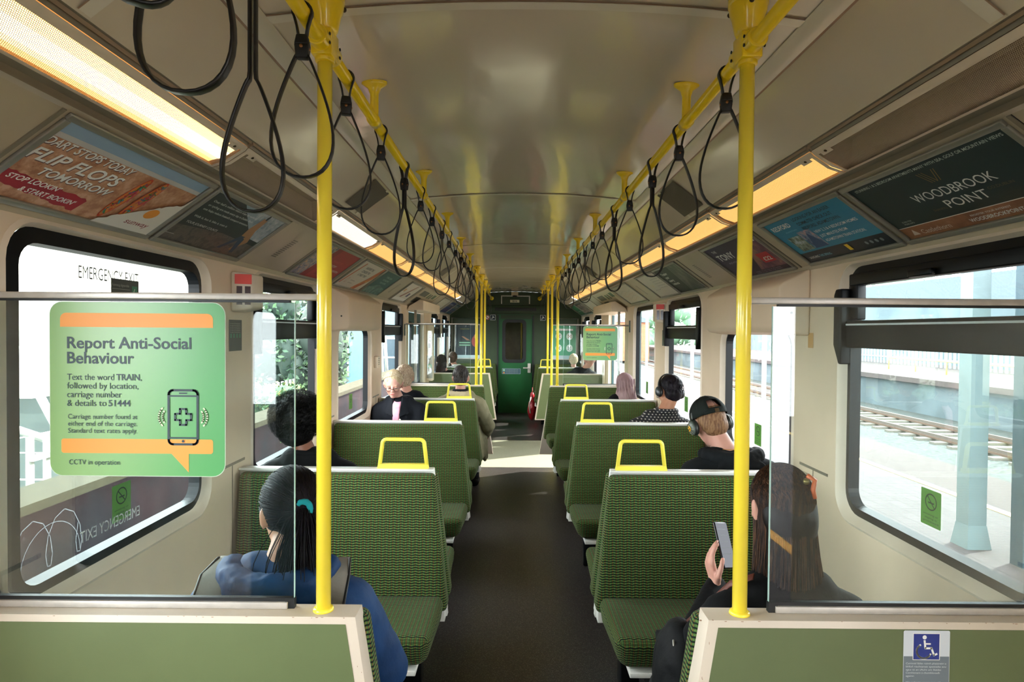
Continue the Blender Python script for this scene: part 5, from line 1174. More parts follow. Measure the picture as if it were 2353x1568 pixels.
def head_blob(b, M, k=1.0):
    b.ell((0,-.010,.022), (.075,.094,.098), M=M); b.ell((0,.012,-.035), (.062,.072,.080), M=M); b.ell((0,.060,-.088), (.026,.024,.022), M=M)
    b.cap((0,.084,.018), (0,.105,-.020), .009, .0135, M=M); b.ell((0.012,.094,-.023), (.009,.010,.008), M=M); b.ell((-.012,.094,-.023), (.009,.010,.008), M=M)
    b.cap((-.035,.074,.024), (.035,.074,.024), .012, .012, M=M)
    for s in (-1,1): b.ell((s*.040,.062,-.025), (.022,.022,.020), M=M); b.ell((s*.080,-.006,-.008), (.010,.020,.033), M=M); b.ell((s*.086,-.014,.004), (.008,.014,.022), M=M)
    b.ell((0,.084,-.055), (.022,.012,.009), M=M)
def strands(root, name, paths, ms, r=.0011):
    b = MB()
    for i, p in enumerate(paths):
        n = len(p); rs = [r*(1 if j < n*.6 else max(.15, 1-(j/n-.6)*2)) for j in range(n)]; b.tube(p, rs, ms[i % len(ms)], 3, caps=False)
    return b.build(name, root, world=False)
def slerp(a, b, t):
    a = Vector(a).normalized(); b = Vector(b).normalized(); v = a.lerp(b, t); return v.normalized() if v.length > 1e-5 else a
def person(label, x, y, face, skinm, topm, s=1.0, headoff=(0,0,0), headrot=(0,0,0), elbows=None, wrists=None, legm=None, hair=None, voxel=.012, puff=.016, slump=0, hands=(35,35), handdir=None, extra=None, vox2=None, shoulderw=.178):
    t = empty('person', (x, y, 0), label, 'person', rz=0 if face > 0 else math.pi)
    legm = legm or cloth('trousers_dark', '23262e')
    el = elbows or ((-.196,.07,.76), (.196,.07,.76)); wr = wrists or ((-.13,.30,.66), (.13,.30,.66))
    Z = lambda v: Vector((v[0]*s, v[1]*s, .46 + (v[2]-.46)*s))
    hc = Z((headoff[0], .02+headoff[1]+slump*.05, 1.20+headoff[2])); Mh = Matrix.Translation(hc) @ Euler([R(a) for a in headrot]).to_matrix().to_4x4() @ Matrix.Scale(s, 4)
    b = MB(); head_blob(b, Mh)
    nb = Z((headoff[0]*.25, -.015, 1.045)); b.cap(Mh @ Vector((0,-.022,-.05)), nb, .050*s, .056*s)
    def torso(b, g):
        sw = shoulderw
        b.ell(Z((0,-.01,.90)), ((.165+g)*s,(.108+g)*s,(.165+g)*s)); b.ell(Z((0,.01,.70)), ((.155+g)*s,(.118+g)*s,(.16+g)*s)); [b.cap(Z((0,-.015,.995)), Z((q*(sw-.01),-.015,.945)), (.062+g)*s, (.056+g)*s) for q in (-1,1)]
        b.cap(Z((-.07,-.015,1.01)), Z((.07,-.015,1.01)), (.055+g)*s, (.055+g)*s)
        for i, sg in enumerate((-1,1)):
            sh = Z((sg*sw,-.012,.94)); b.cap(sh, Z(el[i]), (.056+g)*s, (.043+g)*s); b.cap(Z(el[i]), Z(wr[i]), (.043+g)*s, (.028+g*.8)*s)
    torso(b, 0)
    b.ell(Z((0,.01,.575)), (.172*s,.128*s,.105*s))
    for i, sg in enumerate((-1,1)):
        w = Z(wr[i]); e = Z(el[i])
        if handdir and handdir[i]: d, n, sd = handdir[i]
        else: d = (w-e).normalized(); n = Vector((0,0,-1)); sd = Vector((-sg,.2,.1))
        hand(b, w, d, n, sd, hands[i], s)
    def legs(b, g):
        for sg in (-1,1):
            b.cap(Z((sg*.09,.03,.565)), Z((sg*.11,.43,.535)), (.083+g)*s, (.060+g)*s); b.cap(Z((sg*.11,.43,.535)), (sg*.12*s,.45*s,.10), (.060+g)*s, (.040+g)*s)
    legs(b, 0)
    for sg in (-1,1): b.cap((sg*.12*s,.44*s,.05), (sg*.13*s,.58*s,.04), .042*s, .034*s)
    bake_blob(b, 'body', t, skinm, voxel, 3)
    b = MB(); torso(b, puff); bake_blob(b, 'top', t, topm, vox2 or .012, 3, disp=.010, dscale=.06)
    b = MB(); legs(b, .012); b.ell(Z((0,.01,.575)), (.184*s,.138*s,.112*s)); bake_blob(b, 'trousers', t, legm, .014, 4, disp=.008, dscale=.08)
    for sg in (-1,1):
        b = MB(); b.cap((sg*.12*s,.43*s,.052), (sg*.13*s,.60*s,.044), .050, .042); bake_blob(b, 'shoe', t, cloth('shoe_black', '17181a'), .012, 2)
    b = MB()
    for sg in (-1,1): b.ell((sg*.031,.0785,.002), (.0115,.0115,.0085), mat('eye_white','d8d4cc',.2), M=Mh, nu=12, nv=8); b.ell((sg*.031,.0875,.001), (.0048,.003,.0048), mat('iris_dark','2a2018',.2), M=Mh, nu=10, nv=6)
    b.build('eye', t, world=False)
    b = MB()
    for sg in (-1,1): b.ell((sg*.031,.0780,.0065), (.0132,.0130,.0082), skinm, M=Mh, nu=14, nv=8)
    b.build('eyelid', t, world=False)
    b = MB(); b.ell((0,.0925,-.052), (.021,.006,.0042), mat('lips','a8645c',.5), M=Mh, nu=14, nv=6); b.ell((0,.0915,-.060), (.018,.006,.0042), mat('lips','a8645c',.5), M=Mh, nu=14, nv=6); b.build('mouth', t, world=False)
    if hair: hair(t, Mh, s)
    if extra: extra(t, Mh, s, Z)
    return t, Mh
def hair_short(m, low=True, bumpy=.004, big=0, bare=0):
    def f(t, M, s):
        b = MB(); b.ell((0,-.018,.040), (.081+big,.095+big,.090+big), M=M)
        if low: b.ell((0,-.050,-.015), (.069+big,.056+big,.066+big*.5), M=M)
        bake_blob(b, 'hair', t, m, .007, 2, disp=bumpy, dscale=.015)
        rd = random.Random(5); ps = []
        for _ in range(420):
            th = rd.uniform(0, 2*math.pi); z = rd.uniform(-.45, 1); q = Vector((math.cos(th)*math.sqrt(1-z*z), math.sin(th)*math.sqrt(1-z*z), z))
            if q.y > .55 and z < .55: continue
            p = Vector((0,-.018,.034)) + Vector((q.x*(.081+big), q.y*(.095+big), q.z*(.094+big))); ps.append([M @ p, M @ (p + q*.004 + Vector((0,-.004,-.010))), M @ (p + q*.005 + Vector((rd.uniform(-.004,.004),-.006,-.022)))])
        strands(t, 'hair_strands', ps, [m], .0009)
    return f
def hair_afro(m):
    def f(t, M, s):
        b = MB(); rd = random.Random(9); c = Vector((0,-.03,.045)); b.ell(c, (.118,.125,.112), M=M); b.ell((0,-.05,-.03), (.095,.08,.08), M=M)
        for _ in range(260):
            q = Vector((rd.gauss(0,1), rd.gauss(0,1), rd.gauss(0,1))).normalized()
            if q.y > .6 and q.z < .35 or q.z < -.75: continue
            b.ell(c + Vector((q.x*.118, q.y*.122, q.z*.112)), rd.uniform(.006,.012), M=M, nu=8, nv=6)
        bake_blob(b, 'hair', t, m, .006, 3, disp=.006, dscale=.010)
        ps = []
        for _ in range(4200):
            q = Vector((rd.gauss(0,1), rd.gauss(0,1), rd.gauss(0,1))).normalized()
            if q.y > .6 and q.z < .35 or q.z < -.75: continue
            p = c + Vector((q.x*.125, q.y*.13, q.z*.12)); w = q.orthogonal().normalized()*.006; ps.append([M @ p, M @ (p + q*.008 + w), M @ (p + q*.015 - w), M @ (p + q*.020 + w*.5)])
        strands(t, 'hair_strands', ps, [m], .0008)
    return f
def hair_pony(m, m2, tie_m, tie=(0,-.104,.015), tail=.52, spread=.036, n=620):
    def f(t, M, s):
        b = MB(); c = Vector((0,-.014,.028)); rr = Vector((.085,.100,.100)); b.ell(c, tuple(rr), M=M); b.ell((0,-.045,-.012), (.068,.054,.060), M=M); bake_blob(b, 'hair', t, m, .007, 2)
        rd = random.Random(4); ps = []; T = Vector(tie); td = Vector(((T-c).x/rr.x, (T-c).y/rr.y, (T-c).z/rr.z)).normalized()
        for i in range(n):
            th = rd.uniform(-math.pi, math.pi); ph = rd.uniform(.9, 2.1)   # ring angle around the tie axis
            a = Vector((math.sin(th), 0, math.cos(th))); st = (td*math.cos(ph) + a*math.sin(ph)).normalized()
            if st.y > .62 and st.z < .45 or st.z < -.62: continue
            pth = []
            for j in range(9):
                q = slerp(st, td, (j/8)**.9); g = 1.015 + .02*math.sin(math.pi*j/8)*rd.random(); pth.append(M @ (c + Vector((q.x*rr.x*g, q.y*rr.y*g, q.z*rr.z*g))))
            ps.append(pth)
        strands(t, 'hair_strands', ps, [m, m2, m], .0015)
        ps = []; Mt = M.to_translation(); W = M @ T
        for i in range(n):
            ox, oy = rd.gauss(0,.4), rd.gauss(0,.4); ln = tail*rd.uniform(.75,1.0); wv = rd.uniform(0,6); pth = []
            for j in range(14):
                u = j/13; sp = spread*(.25 + 1.1*math.sin(min(u*2.2,1)*math.pi/2) - .45*u)
                pth.append(W + Vector((ox*sp*1.6 + .006*math.sin(wv+5*u), -.012 - .035*math.sin(min(u*3,1)*math.pi/2) + .01*u + oy*sp, -ln*u + .012*math.sin(min(u*6,1)*math.pi))))
            ps.append(pth)
        strands(t, 'ponytail', ps, [m, m2, m, m], .0013)
        b = MB()
        for i in range(16):
            a = 2*math.pi*i/16; b.ell(W + Vector((.019*math.cos(a), -.014, .019*math.sin(a))), (.009,.008,.010), nu=10, nv=8, rot=(a,a*2,0))
        bake_blob(b, 'scrunchie', t, tie_m, .004, 1, disp=.004, dscale=.01)
    return f
def hair_long(m, m2, length=.42, width=.10, n=900, clip=None, back=.0):
    def f(t, M, s):
        c = Vector((0,-.014,.028)); b = MB(); b.ell(c, (.083,.097,.097), M=M); b.ell((0,-.05,-.03), (.082,.060,.085), M=M); W = M @ Vector((0,-.055,-.04))
        b.cap(W + Vector((0,.01,.03)), W + Vector((0,-.01,-length*.45)), .080, .074, M=Matrix.Translation(W) @ Matrix.Diagonal((width/.135,.42,1,1)) @ Matrix.Translation(-W)); b.cap(W + Vector((0,-.01,-length*.4)), W + Vector((0,-.025,-length*.85)), .072, .040, M=Matrix.Translation(W) @ Matrix.Diagonal((width/.135,.32,1,1)) @ Matrix.Translation(-W)); bake_blob(b, 'hair', t, m, .008, 14, disp=.006, dscale=.03)
        rd = random.Random(11); ps = []
        for i in range(n):
            th = rd.uniform(-math.pi*.98, -math.pi*.02) if rd.random() < .85 else rd.uniform(-math.pi, math.pi); st = Vector((rd.gauss(0,.35), rd.uniform(-.1,.45), 1)).normalized(); en = Vector((math.cos(th), math.sin(th)*.9, -.35)).normalized()
            pth = []
            for j in range(6):
                q = slerp(st, en, j/5); pth.append(M @ (c + Vector((q.x*.085, q.y*.099, q.z*.099))*1.01))
            p = pth[-1]; ox = (p - W).x; ln = length*rd.uniform(.75,1.05); wv = rd.uniform(0,6); oy = rd.uniform(-.012,.02)
            for j in range(1, 12):
                u = j/11; pth.append(Vector((W.x + ox*(1 + u*(width/.085-1)*1.1*math.sin(u*2.2)) + .008*math.sin(wv+6*u)*u, min(p.y, W.y) *0 + p.y*(1-u*.6) + (W.y-.085)*(u*.6) + oy*u, p.z - ln*u)))
            ps.append(pth)
        strands(t, 'hair_strands', ps, [m, m2, m2, m, m2], .0013)
        if clip:
            b = MB(); P = M @ Vector((.035,-.085,.075)); b.tube([P + Vector((.0,-.01,.02)), P + Vector((.018,-.016,.008)), P + Vector((.012,-.018,-.018)), P + Vector((.018,-.016,-.04))], .0065, clip, 8); b.ell(P + Vector((-.004,-.014,.004)), (.009,.007,.009), mat('clip_brass','8a7a4a',.3,metal=.8)); b.build('hair_clip', t, world=False)
    return f
def headphones(t, M, col='14161a', roll=0, tilt=0):
    m = mat('headphone_'+col, col, .35); b = MB(); Mr = M @ Matrix.Rotation(R(tilt), 4, 'X'); pts = [Mr @ Vector((.092*math.cos(R(a)), -.006, .015 + .118*math.sin(R(a)))) for a in range(0, 181, 12)]
    b.tube(pts, .008, m, 8, flat=(.011,.005), up=tuple((Mr.to_3x3() @ Vector((0,1,0))))); b.build('headband', t, world=False)
    for sg in (-1,1): b = MB(); b.ell((sg*.090,-.006,-.010), (.022,.034,.042), m, M=Mr); b.ell((sg*.104,-.006,-.010), (.014,.030,.037), mat('cup_grey_'+col,'2a3032' if col == '14161a' else '5a645c',.3), M=Mr); b.build('ear_cup', t, world=False)
SK = skin('fair', 'b88470'); SKd = skin('brown', '7a4e38'); SKt = skin('tan', 'b07c60'); SKp = skin('pale', 'c49180')
# --- girl with ponytail, near left
H1 = hairm('black', '0d0b0d', '1c1620')
def ex1(t, M, s, Z):
    b = MB()   # soft hood lying behind the neck
    for i in range(13):
        a = R(180 + 180*i/12); b.ell(Z((.130*math.cos(a), -.03+.085*math.sin(a), 1.055 - .02*abs(math.sin(a)))), (.040,.034,.038))
    b.ell(Z((0,-.10,1.0)), (.13,.040,.06)); bake_blob(b, 'hood', t, cloth('navy_quilt','112c50','1a3c66',.6), .009, 3, disp=.012, dscale=.03)
    for sg in (-1,1):
        pts = [Z((sg*.13,.08,1.03)), Z((sg*.15,.0,1.068)), Z((sg*.165,-.065,1.045)), Z((sg*.165,-.12,.985)), Z((sg*.15,-.15,.90)), Z((sg*.135,-.160,.80))]
        b = MB(); b.tube(pts, .01, cloth('grey_strap','8b8780'), 10, flat=(.036,.007), up=(1,0,0)); b.build('bag_strap', t, world=False)
        b = MB(); b.tube([p + Vector((sg*.034,-.002,.003)) for p in pts], .004, M_blk, 6); b.build('strap_piping', t, world=False)
person('person with a black ponytail and teal scrunchie in a navy quilted jacket, near left bench', -.625, 1.665, 1, SKt, cloth('navy_quilt','112c50','1a3c66',.6), s=.98, headoff=(.0,.03,-.01), headrot=(-10,0,42), hair=hair_pony(H1, hairm('black2','0c080a','1a1114'), cloth('teal_scrunchie','1f8c94')), voxel=.009, puff=.030, elbows=((-.27,.05,.74),(.27,.05,.74)), extra=ex1)
# --- person with afro
def ex2(t, M, s, Z): 
    b = MB(); b.tube([Z((.075*math.cos(R(a)), -.015+.06*math.sin(R(a)), 1.065)) for a in range(0,360,30)], .016, cloth('black_coat','07090b'), 8, closed=True); b.build('collar', t, world=False)
person('person with a large dark afro in a black coat, second left bay by the window', -1.035, 3.115, 1, SKd, cloth('black_coat','07090b'), s=1.0, headoff=(-.065,.0,-.0), hair=hair_afro(hairm('afro','030303','070606')), puff=.026, extra=ex2, voxel=.012)
# --- woman in glasses, facing the camera
blond = hairm('blonde', '9c8666', 'c2ae8e'); blond2 = hairm('blonde2', 'b8a486', 'd8c8ac')
def hair_back(t, M, s):
    b = MB(); b.ell((0,-.022,.038), (.087,.096,.096), M=M); b.ell((0,-.05,-.02), (.074,.055,.07), M=M); bake_blob(b, 'hair', t, blond, .007, 2)
    rd = random.Random(2); ps = []; c = Vector((0,-.020,.036))
    for i in range(900):
        x0 = rd.uniform(-.25,.25)**1; sg = 1 if x0 > 0 else -1; st = Vector((x0*.4, rd.uniform(.2,.85), .85)).normalized(); mid = Vector((sg, rd.uniform(-.2,.25), .15)).normalized(); en = Vector((sg*.45,-1,-.3)).normalized(); pth = []
        for j in range(11):
            u = j/10; q = slerp(st, mid, u*2) if u < .5 else slerp(mid, en, u*2-1); pth.append(M @ (c + Vector((q.x*.089, q.y*.098, q.z*.098))*(1.01+.02*rd.random())))
        ps.append(pth)
    strands(t, 'hair_strands', ps, [blond, blond2], .0010)
    b = MB(); b.ell((.02,-.10,-.04), (.03,.025,.035), M=M); bake_blob(b, 'hair_bun', t, blond, .006, 2)
def ex3(t, M, s, Z):
    m = mat('glasses_brown','4a2a22',.25); b = MB()
    for sg in (-1,1):
        b.tube([M @ Vector((sg*.033+.0205*math.cos(R(a)), .103-.006*abs(math.cos(R(a))), -.004+.0185*math.sin(R(a)))) for a in range(0,360,20)], .0022, m, 6, closed=True); b.tube([M @ Vector((sg*.058,.100,.004)), M @ Vector((sg*.080,.06,.006)), M @ Vector((sg*.084,-.005,.002))], .002, m, 6)
    b.tube([M @ Vector((-.011,.105,-.002)), M @ Vector((0,.108,.002)), M @ Vector((.011,.105,-.002))], .0022, m, 6); g = b.build('glasses', t, world=False); t['clothes'] = 1; del t['clothes']
    b = MB(); b.hexa([Z((-.012,.130,.66)), Z((.030,.130,.66)), Z((.030,.168,.66)), Z((-.012,.168,.66)), Z((-.040,.06,1.05)), Z((.045,.06,1.05)), Z((.036,.128,1.00)), Z((-.030,.128,1.00))], cloth('pink_shirt','c87f94','d8a0b0')); b.build('shirt', t, world=False, bev=.01)
    for sg in (-1,1):
        b = MB(); b.hexa([Z((sg*.02,.122,.93)), Z((sg*.10,.115,.93)), Z((sg*.11,.105,.94)), Z((sg*.03,.145,.90)), Z((sg*.035,.06,1.085)), Z((sg*.085,.0,1.075)), Z((sg*.10,.02,1.065)), Z((sg*.05,.08,1.075))], cloth('navy_jacket','0a0d14')); b.build('collar', t, world=False, bev=.006)
    b = MB(); b.ell(Z((-.035,.150,.88)), (.010,.005,.010), M_silver, nu=14, nv=8); b.build('button', t, world=False)
    b = MB()
    for sg in (-1,1): b.tube([M @ Vector((sg*.018,.088,.020)), M @ Vector((sg*.034,.088,.027)), M @ Vector((sg*.050,.078,.022))], .0022, blond, 6)
    b.build('eyebrow', t, world=False)
person('woman with pulled-back blonde hair, round glasses and a dark denim jacket, facing the camera', -1.045, 5.60, -1, SKp, cloth('navy_jacket','0a0d14'), s=1.0, headrot=(-20,0,6), headoff=(.045,.03,-.01), hair=hair_back, extra=ex3, puff=.024, voxel=.0085, wrists=((-.10,.26,.66),(.10,.26,.66)))
# --- curly grey hair
person('person with tousled grey blond hair in a dark top, behind the woman in glasses', -1.04, 6.125, 1, SK, cloth('dark_navy','0a0e16'), s=1.0, headoff=(-.05,0,.0), hair=hair_short(hairm('greycurl','8a7460','b8a48c'), bumpy=.022, big=.012), puff=.02)
# --- man in olive coat
olive = cloth('olive_coat','6a664e','857f64')
def ex5(t, M, s, Z):
    b = MB()
    for i in range(13):
        a = R(180*i/12 + 180); b.ell(Z((.10*math.cos(a), -.02+.07*math.sin(a), 1.05)), (.034,.03,.034))
    b.ell(Z((0,-.09,1.0)), (.12,.03,.06)); bake_blob(b, 'hood', t, cloth('tan_fur','a8987a','c8ba9c'), .010, 2, disp=.014, dscale=.02)
    b = MB(); b.tube([Z((.068*math.cos(R(a)), -.015+.06*math.sin(R(a)), 1.082)) for a in range(0,360,30)], .020, cloth('black_scarf','14161c'), 8, closed=True); b.build('scarf', t, world=False)
    b = MB()
    for j in range(7): b.cap(Z((.15+.012*j,-.03+.05*j,.70)), Z((.215+.006*j,-.0+.055*j,.40 if j < 4 else .34)), .040, .022)
    bake_blob(b, 'coat_skirt', t, olive, .011, 3, disp=.012, dscale=.05)
person('man with short grey dark hair in an olive hooded coat, aisle seat on the left', -.525, 6.13, 1, SK, olive, s=1.0, headoff=(0,0,.01), hair=hair_short(hairm('greydark','1d1816','4a4644')), extra=ex5, puff=.032, elbows=((-.20,.07,.74),(.275,.08,.72)), wrists=((-.14,.32,.64),(.245,.40,.585)))
# --- people beyond the glass
person('person with long straight dark hair beyond the far left glass', -1.05, 9.70, 1, SK, cloth('black_coat','07090b'), s=.97, headoff=(-.09,0,0), hair=hair_long(hairm('black','040304','0a080b'), hairm('black2','0c080a','1a1114'), n=250))
def ex7(t, M, s, Z): b = MB(); b.tube([Z((.07*math.cos(R(a)), -.015+.06*math.sin(R(a)), 1.07)) for a in range(0,360,30)], .022, cloth('white_collar','cfcfc8'), 8, closed=True); b.build('collar', t, world=False)
person('person with curly brown hair and a white collar, far left', -1.04, 11.26, 1, SK, cloth('grey_top','4a4c50'), s=.95, headoff=(-.08,0,0), hair=hair_short(hairm('browncurl','3a2a20','5c4836'), bumpy=.02, big=.008), extra=ex7)
person('person with white blond hair beyond the far right glass, farther back', 1.12, 11.26, 1, SKp, cloth('grey_top','4a4c50'), s=.93, hair=hair_short(hairm('whiteblond','b8a488','dccfb4'), bumpy=.012, big=.008))
person('person with short thin grey hair and dark jacket beyond the far right glass', 1.10, 9.70, 1, SKp, cloth('dark_navy','0a0e16'), s=1.04, headoff=(.12,0,.0), hair=hair_short(hairm('thin_grey','a08a7c','b8a498'), low=False, bumpy=.002), puff=.03)
# --- hijab
def hijab(t, M, s):
    m = cloth('mauve_scarf','8a6e70','a58a8a',.7); b = MB(); b.ell((0,-.012,.024), (.092,.106,.108), M=M); b.ell((0,-.03,-.06), (.088,.085,.10), M=M); P = M.to_translation(); b.cap(P+Vector((0,-.03,-.09)), P+Vector((0,-.035,-.24)), .095, .125); b.cap(P+Vector((.05,-.05,-.1)), P+Vector((.07,-.07,-.28)), .06, .05); bake_blob(b, 'headscarf', t, m, .009, 3, disp=.012, dscale=.045)
    b = MB()
    for j in range(9):
        a = R(-160 + 17*j); b.tube([P + Vector((.096*math.cos(a+.1*q)*(1+.10*max(0,q-3)), -.02+.108*math.sin(a)*(1+.07*q*.6), .07-.062*q)) for q in range(6)], .006, m, 6)
    bake_blob(b, 'scarf_folds', t, m, .006, 2)
person('person in a mauve headscarf, third right bay by the window', 1.10, 6.125, 1, SK, cloth('black_coat','07090b'), s=.96, headoff=(.03,0,-.02), hair=hijab, puff=.025)
# --- man in patterned shirt with headphones
def shirt_mat():
    m, nt, bs = newmat('cloth_patterned'); k = NT(nt); sp = k.n('ShaderNodeSeparateXYZ'); k.l(k.n('ShaderNodeTexCoord').outputs['Object'], sp.inputs[0])
    row = k.m('FLOOR', k.m('DIVIDE', sp.outputs[2], .018)); a = k.m('ABSOLUTE', k.m('SUBTRACT', k.m('FRACT', k.m('ADD', k.m('DIVIDE', sp.outputs[0], .026), k.m('MULTIPLY', row, .5))), .5)); c = k.m('ABSOLUTE', k.m('SUBTRACT', k.m('FRACT', k.m('DIVIDE', sp.outputs[2], .018)), .5))
    f = k.m('MULTIPLY', k.m('LESS_THAN', a, .17), k.m('LESS_THAN', c, .16)); k.l(k.mix(f, lin('14151a'), lin('b8b2a8')), bs.inputs['Base Color']); bs.inputs['Roughness'].default_value = .8; return m
SH = shirt_mat()
def ex10(t, M, s, Z):
    b = MB(); b.tube([Z((.035+.074*math.cos(R(a)), -.02+.064*math.sin(R(a)), 1.075)) for a in range(0,360,24)], .020, SH, 8, closed=True); b.build('collar', t, world=False); headphones(t, M, tilt=-14)
person('man in a dark shirt with white dashes wearing black headphones, second right bay', 1.125, 4.625, 1, SKt, SH, s=1.03, headoff=(.075,.02,.01), headrot=(-10,6,18), hair=hair_short(hairm('black','040304','0a080b'), bumpy=.006), extra=ex10, puff=.022)
# --- man with backwards cap
def cap_hat(t, M, s):
    hm = hairm('sandy','6a4a34','8a6a4c'); b = MB(); b.ell((0,-.020,.020), (.078,.088,.085), M=M); b.ell((0,-.050,-.020), (.068,.052,.066), M=M); bake_blob(b, 'hair', t, hm, .007, 2, disp=.006, dscale=.012)
    cm = cloth('black_cap','111614','1b211e'); n = 32; vs = []; fs = []; c = Vector((0,-.010,.040)); rows = 9
    for i in range(rows+1):
        ph = (math.pi/2) * i/rows
        for j in range(n):
            a = 2*math.pi*j/n; r = math.cos(ph); zz = math.sin(ph)*.098 if i else -.008; back = max(0, -math.sin(a))
            if i == 0 and back > .93: zz = .0
            vs.append(M @ (c + Vector((.0885*r*math.cos(a), .103*r*math.sin(a), zz - .004))))
    for i in range(rows):
        for j in range(n):
            am = 2*math.pi*(j+.5)/n
            if i in (1,2,3) and math.sin(am) < -.90: continue      # opening above the strap
            fs.append((i*n+j, i*n+(j+1)%n, (i+1)*n+(j+1)%n, (i+1)*n+j))
    b = MB(); b.add(vs, fs, cm, True); o = b.build('cap_crown', t, world=False); md = o.modifiers.new('solid', 'SOLIDIFY'); md.thickness = .004; md.offset = 1
    b = MB(); pts = [M @ Vector((.090*math.cos(R(a)), -.010+.105*math.sin(R(a)), .034)) for a in range(230, 311, 8)]; b.tube(pts, .005, cm, 8, flat=(.009,.003), up=tuple(M.to_3x3() @ Vector((0,0,1)))); b.box((-.012,-.121,.026), (.010,-.112,.044), M_brass, M); b.build('cap_strap', t, world=False)
    b = MB(); pr = []; 
    for i in range(13): a = R(20 + 140*i/12); pr.append((.088*math.cos(a), -.010+.102*math.sin(a), .036))
    po = [(x*1.02, y + .075*math.sin(R(20+140*i/12))**.6, z-.012) for i, (x,y,z) in enumerate(pr)]
    b.add([M @ Vector(p) for p in pr+po], [(i,i+1,13+i+1,13+i) for i in range(12)], cm, True); o = b.build('cap_peak', t, world=False); md = o.modifiers.new('solid', 'SOLIDIFY'); md.thickness = .004
    b = MB()
    for j in range(6): b.tube([M @ (c + Vector((.090*math.cos(ph)*math.cos(R(60*j+30)), .1045*math.cos(ph)*math.sin(R(60*j+30)), .0985*math.sin(ph)))) for ph in [R(q) for q in range(5,90,8)]], .0012, M_blk, 5)
    b.ell((0,-.010,.137), (.006,.006,.004), cm, M=M); b.build('cap_seams', t, world=False)
def ex9(t, M, s, Z):
    headphones(t, M, '1c2220', tilt=6); hd = cloth('black_denim','0b0d0f','15191c')
    b = MB()
    for i in range(15):
        a = R(180 + 180*i/14); b.ell(Z((.125*math.cos(a), .0+.09*math.sin(a), 1.035 + .012*abs(math.cos(a)))), (.042,.036,.038))
    b.ell(Z((0.02,-.105,.99)), (.13,.035,.06)); bake_blob(b, 'hood', t, hd, .009, 3, disp=.012, dscale=.03)
    b = MB(); Mr = M; b.ell((-.119,-.006,-.012), (.003,.015,.015), mat('badge_yellow','d8a020',.4), M=Mr); 
    for a in (90,210,330): b.ell((-.1215,-.006+.008*math.cos(R(a)),-.012+.008*math.sin(R(a))), (.0015,.0045,.0045), M_blk, M=Mr, nu=10, nv=6)
    for a in range(0,360,40): b.tube([Mr @ Vector((-.1185,-.006+.016*math.cos(R(a)),-.012+.018*math.sin(R(a)))), Mr @ Vector((-.110,-.006+.028*math.cos(R(a)),-.012+.036*math.sin(R(a))))], .0007, M_silver, 4)
    b.build('cup_badge', t, world=False)
    b = MB(); b.tube([Z((-.02+.062*math.cos(R(a)), -.01+.058*math.sin(R(a)), 1.075 - .006*math.sin(R(a)))) for a in range(0,360,20)], .0014, mat('chain_gold','c8923c',.3,metal=.9), 6, closed=True); b.build('necklace', t, world=False)
person('man in a backwards black cap and headphones with a bare neck, first right bay', 1.125, 3.125, 1, SKp, cloth('black_denim','0b0d0f','15191c'), s=1.03, headoff=(-.085,.05,-.01), headrot=(-24,-8,10), hair=cap_hat, extra=ex9, puff=.026, voxel=.009)
# --- woman with long dark hair and phone, near right
sleeve = cloth('black_knit','050608')
WR = (-.085, .345, .875)
t8, M8 = person('woman with long dark hair and an orange clip, raising a hand, near right bench', .755, 1.665, 1, SKp, sleeve, s=.95, shoulderw=.17, headoff=(.0,.02,.04), headrot=(-12,0,4), hair=hair_long(hairm('darkbrown','090606','140d0b'), hairm('darkbrown2','2c1b12','553824'), length=.60, width=.125, n=2000, clip=mat('clip_orange','e06a3a',.35)), puff=.012,
       elbows=((-.235,.14,.76),(.25,.08,.74)), wrists=(WR,(.10,.30,.64)), hands=(26,30), handdir=((Vector((-.25,.05,.95)), Vector((.9,.25,.1)), Vector((.0,-.95,.25))), None), voxel=.0065)
t = empty('smartphone', (.675, 2.0, .95), 'black smartphone with a pale screen held up by the long-haired woman', 'phone'); Mp = Matrix.Translation((.715, 2.035, .975)) @ Euler((R(-24), R(12), R(38))).to_matrix().to_4x4()
b = MB(); b.box((-.036,-.0045,-.075), (.036,.0045,.075), mat('phone_black','101214',.25), Mp); b.build('phone_body', t, bev=.004)
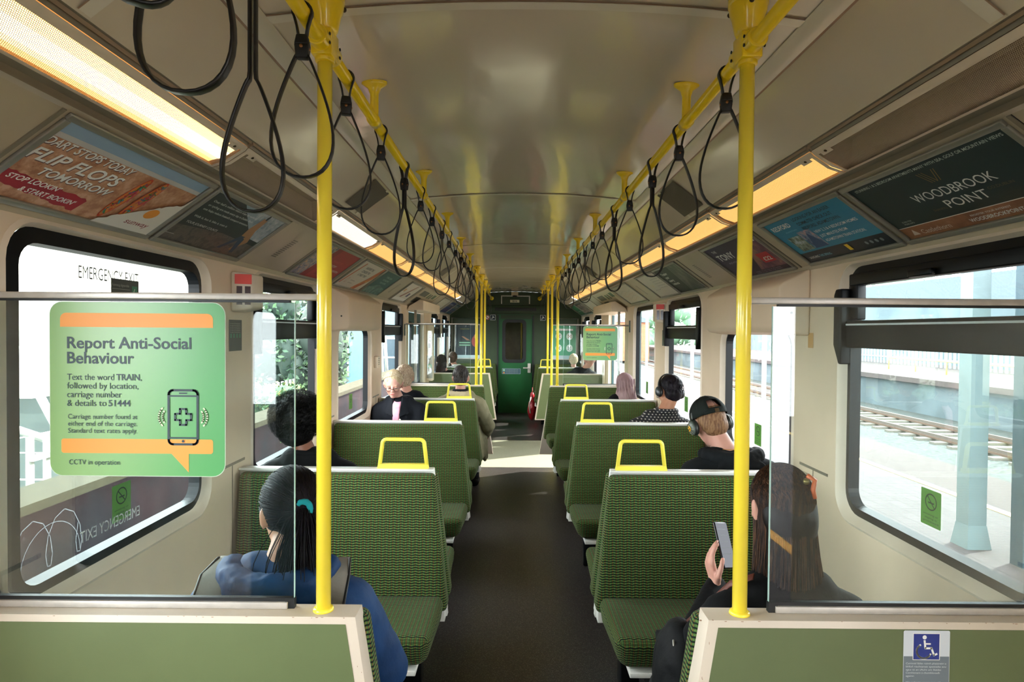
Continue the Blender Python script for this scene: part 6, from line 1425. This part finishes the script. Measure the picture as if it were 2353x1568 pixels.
b = MB(); b.box((-.033,-.0052,-.071), (.033,-.0046,.071), emit('phone_screen','b8bcc4',.12), Mp); b.build('phone_screen', t)
b = MB()
for z in (.05,.03,.01,-.01,-.03): b.box((-.028,-.0055,z), (.018,-.0053,z+.002), M_blk, Mp)
b.build('screen_text', t)
t = empty('backpack', (.50, 1.84, .475), 'black backpack with a brown strap on the aisle side of the near right bench', 'bag'); b = MB(); b.ell((.505,1.80,.66), (.080,.115,.175)); b.ell((.51,1.84,.56), (.09,.14,.09)); b.box((.45,1.74,.50),(.56,1.90,.76), M_blk); b.ell((.50,1.71,.60), (.055,.045,.10)); bake_blob(b, 'bag_body', t, cloth('backpack_black','07090b',None,.7), .012, 3, disp=.012, dscale=.05).location = -Vector((.50,1.84,.475))
b = MB(); b.tube([(.47,1.745,.80),(.475,1.735,.70),(.48,1.70,.60)], .003, M_silverd, 6); b.build('zip', t)
b = MB(); b.tube([(.52,1.80,.82),(.575,1.72,.93),(.60,1.66,1.0),(.64,1.60,1.045)], .004, mat('strap_brown','5c2c22',.5), 8, flat=(.011,.0025), up=(0,1,0)); b.build('shoulder_strap', t)
t = empty('carrier_bag', (.36, 11.45, 0), 'red and white carrier bag on the floor by the far right partition', 'bag'); b = MB(); b.ell((.37,11.45,.2), (.085,.13,.2)); b.ell((.37,11.45,.40), (.05,.09,.14)); bake_blob(b, 'bag_body', t, mat('bag_red','b01c28',.35), .012, 2, disp=.03, dscale=.08).location = -Vector((.36,11.45,0))
b = MB(); b.tube([(.33,11.32,.15),(.31,11.33,.3),(.34,11.36,.45)], .012, M_white, 6); b.build('white_stripe', t); b = MB(); b.tube([(.37,11.40,.50),(.37,11.44,.62),(.37,11.50,.50)], .006, mat('bag_red','b01c28',.35), 6); b.build('bag_handle', t)
t = empty('smartphone', (-.25,6.52,.58), 'pale pink phone held low by the man in the olive coat', 'phone'); b = MB(); b.box((-.285,6.56,.575), (-.225,6.70,.585), mat('phone_pink','d8b0b8',.3)); b.build('phone_body', t, bev=.003)
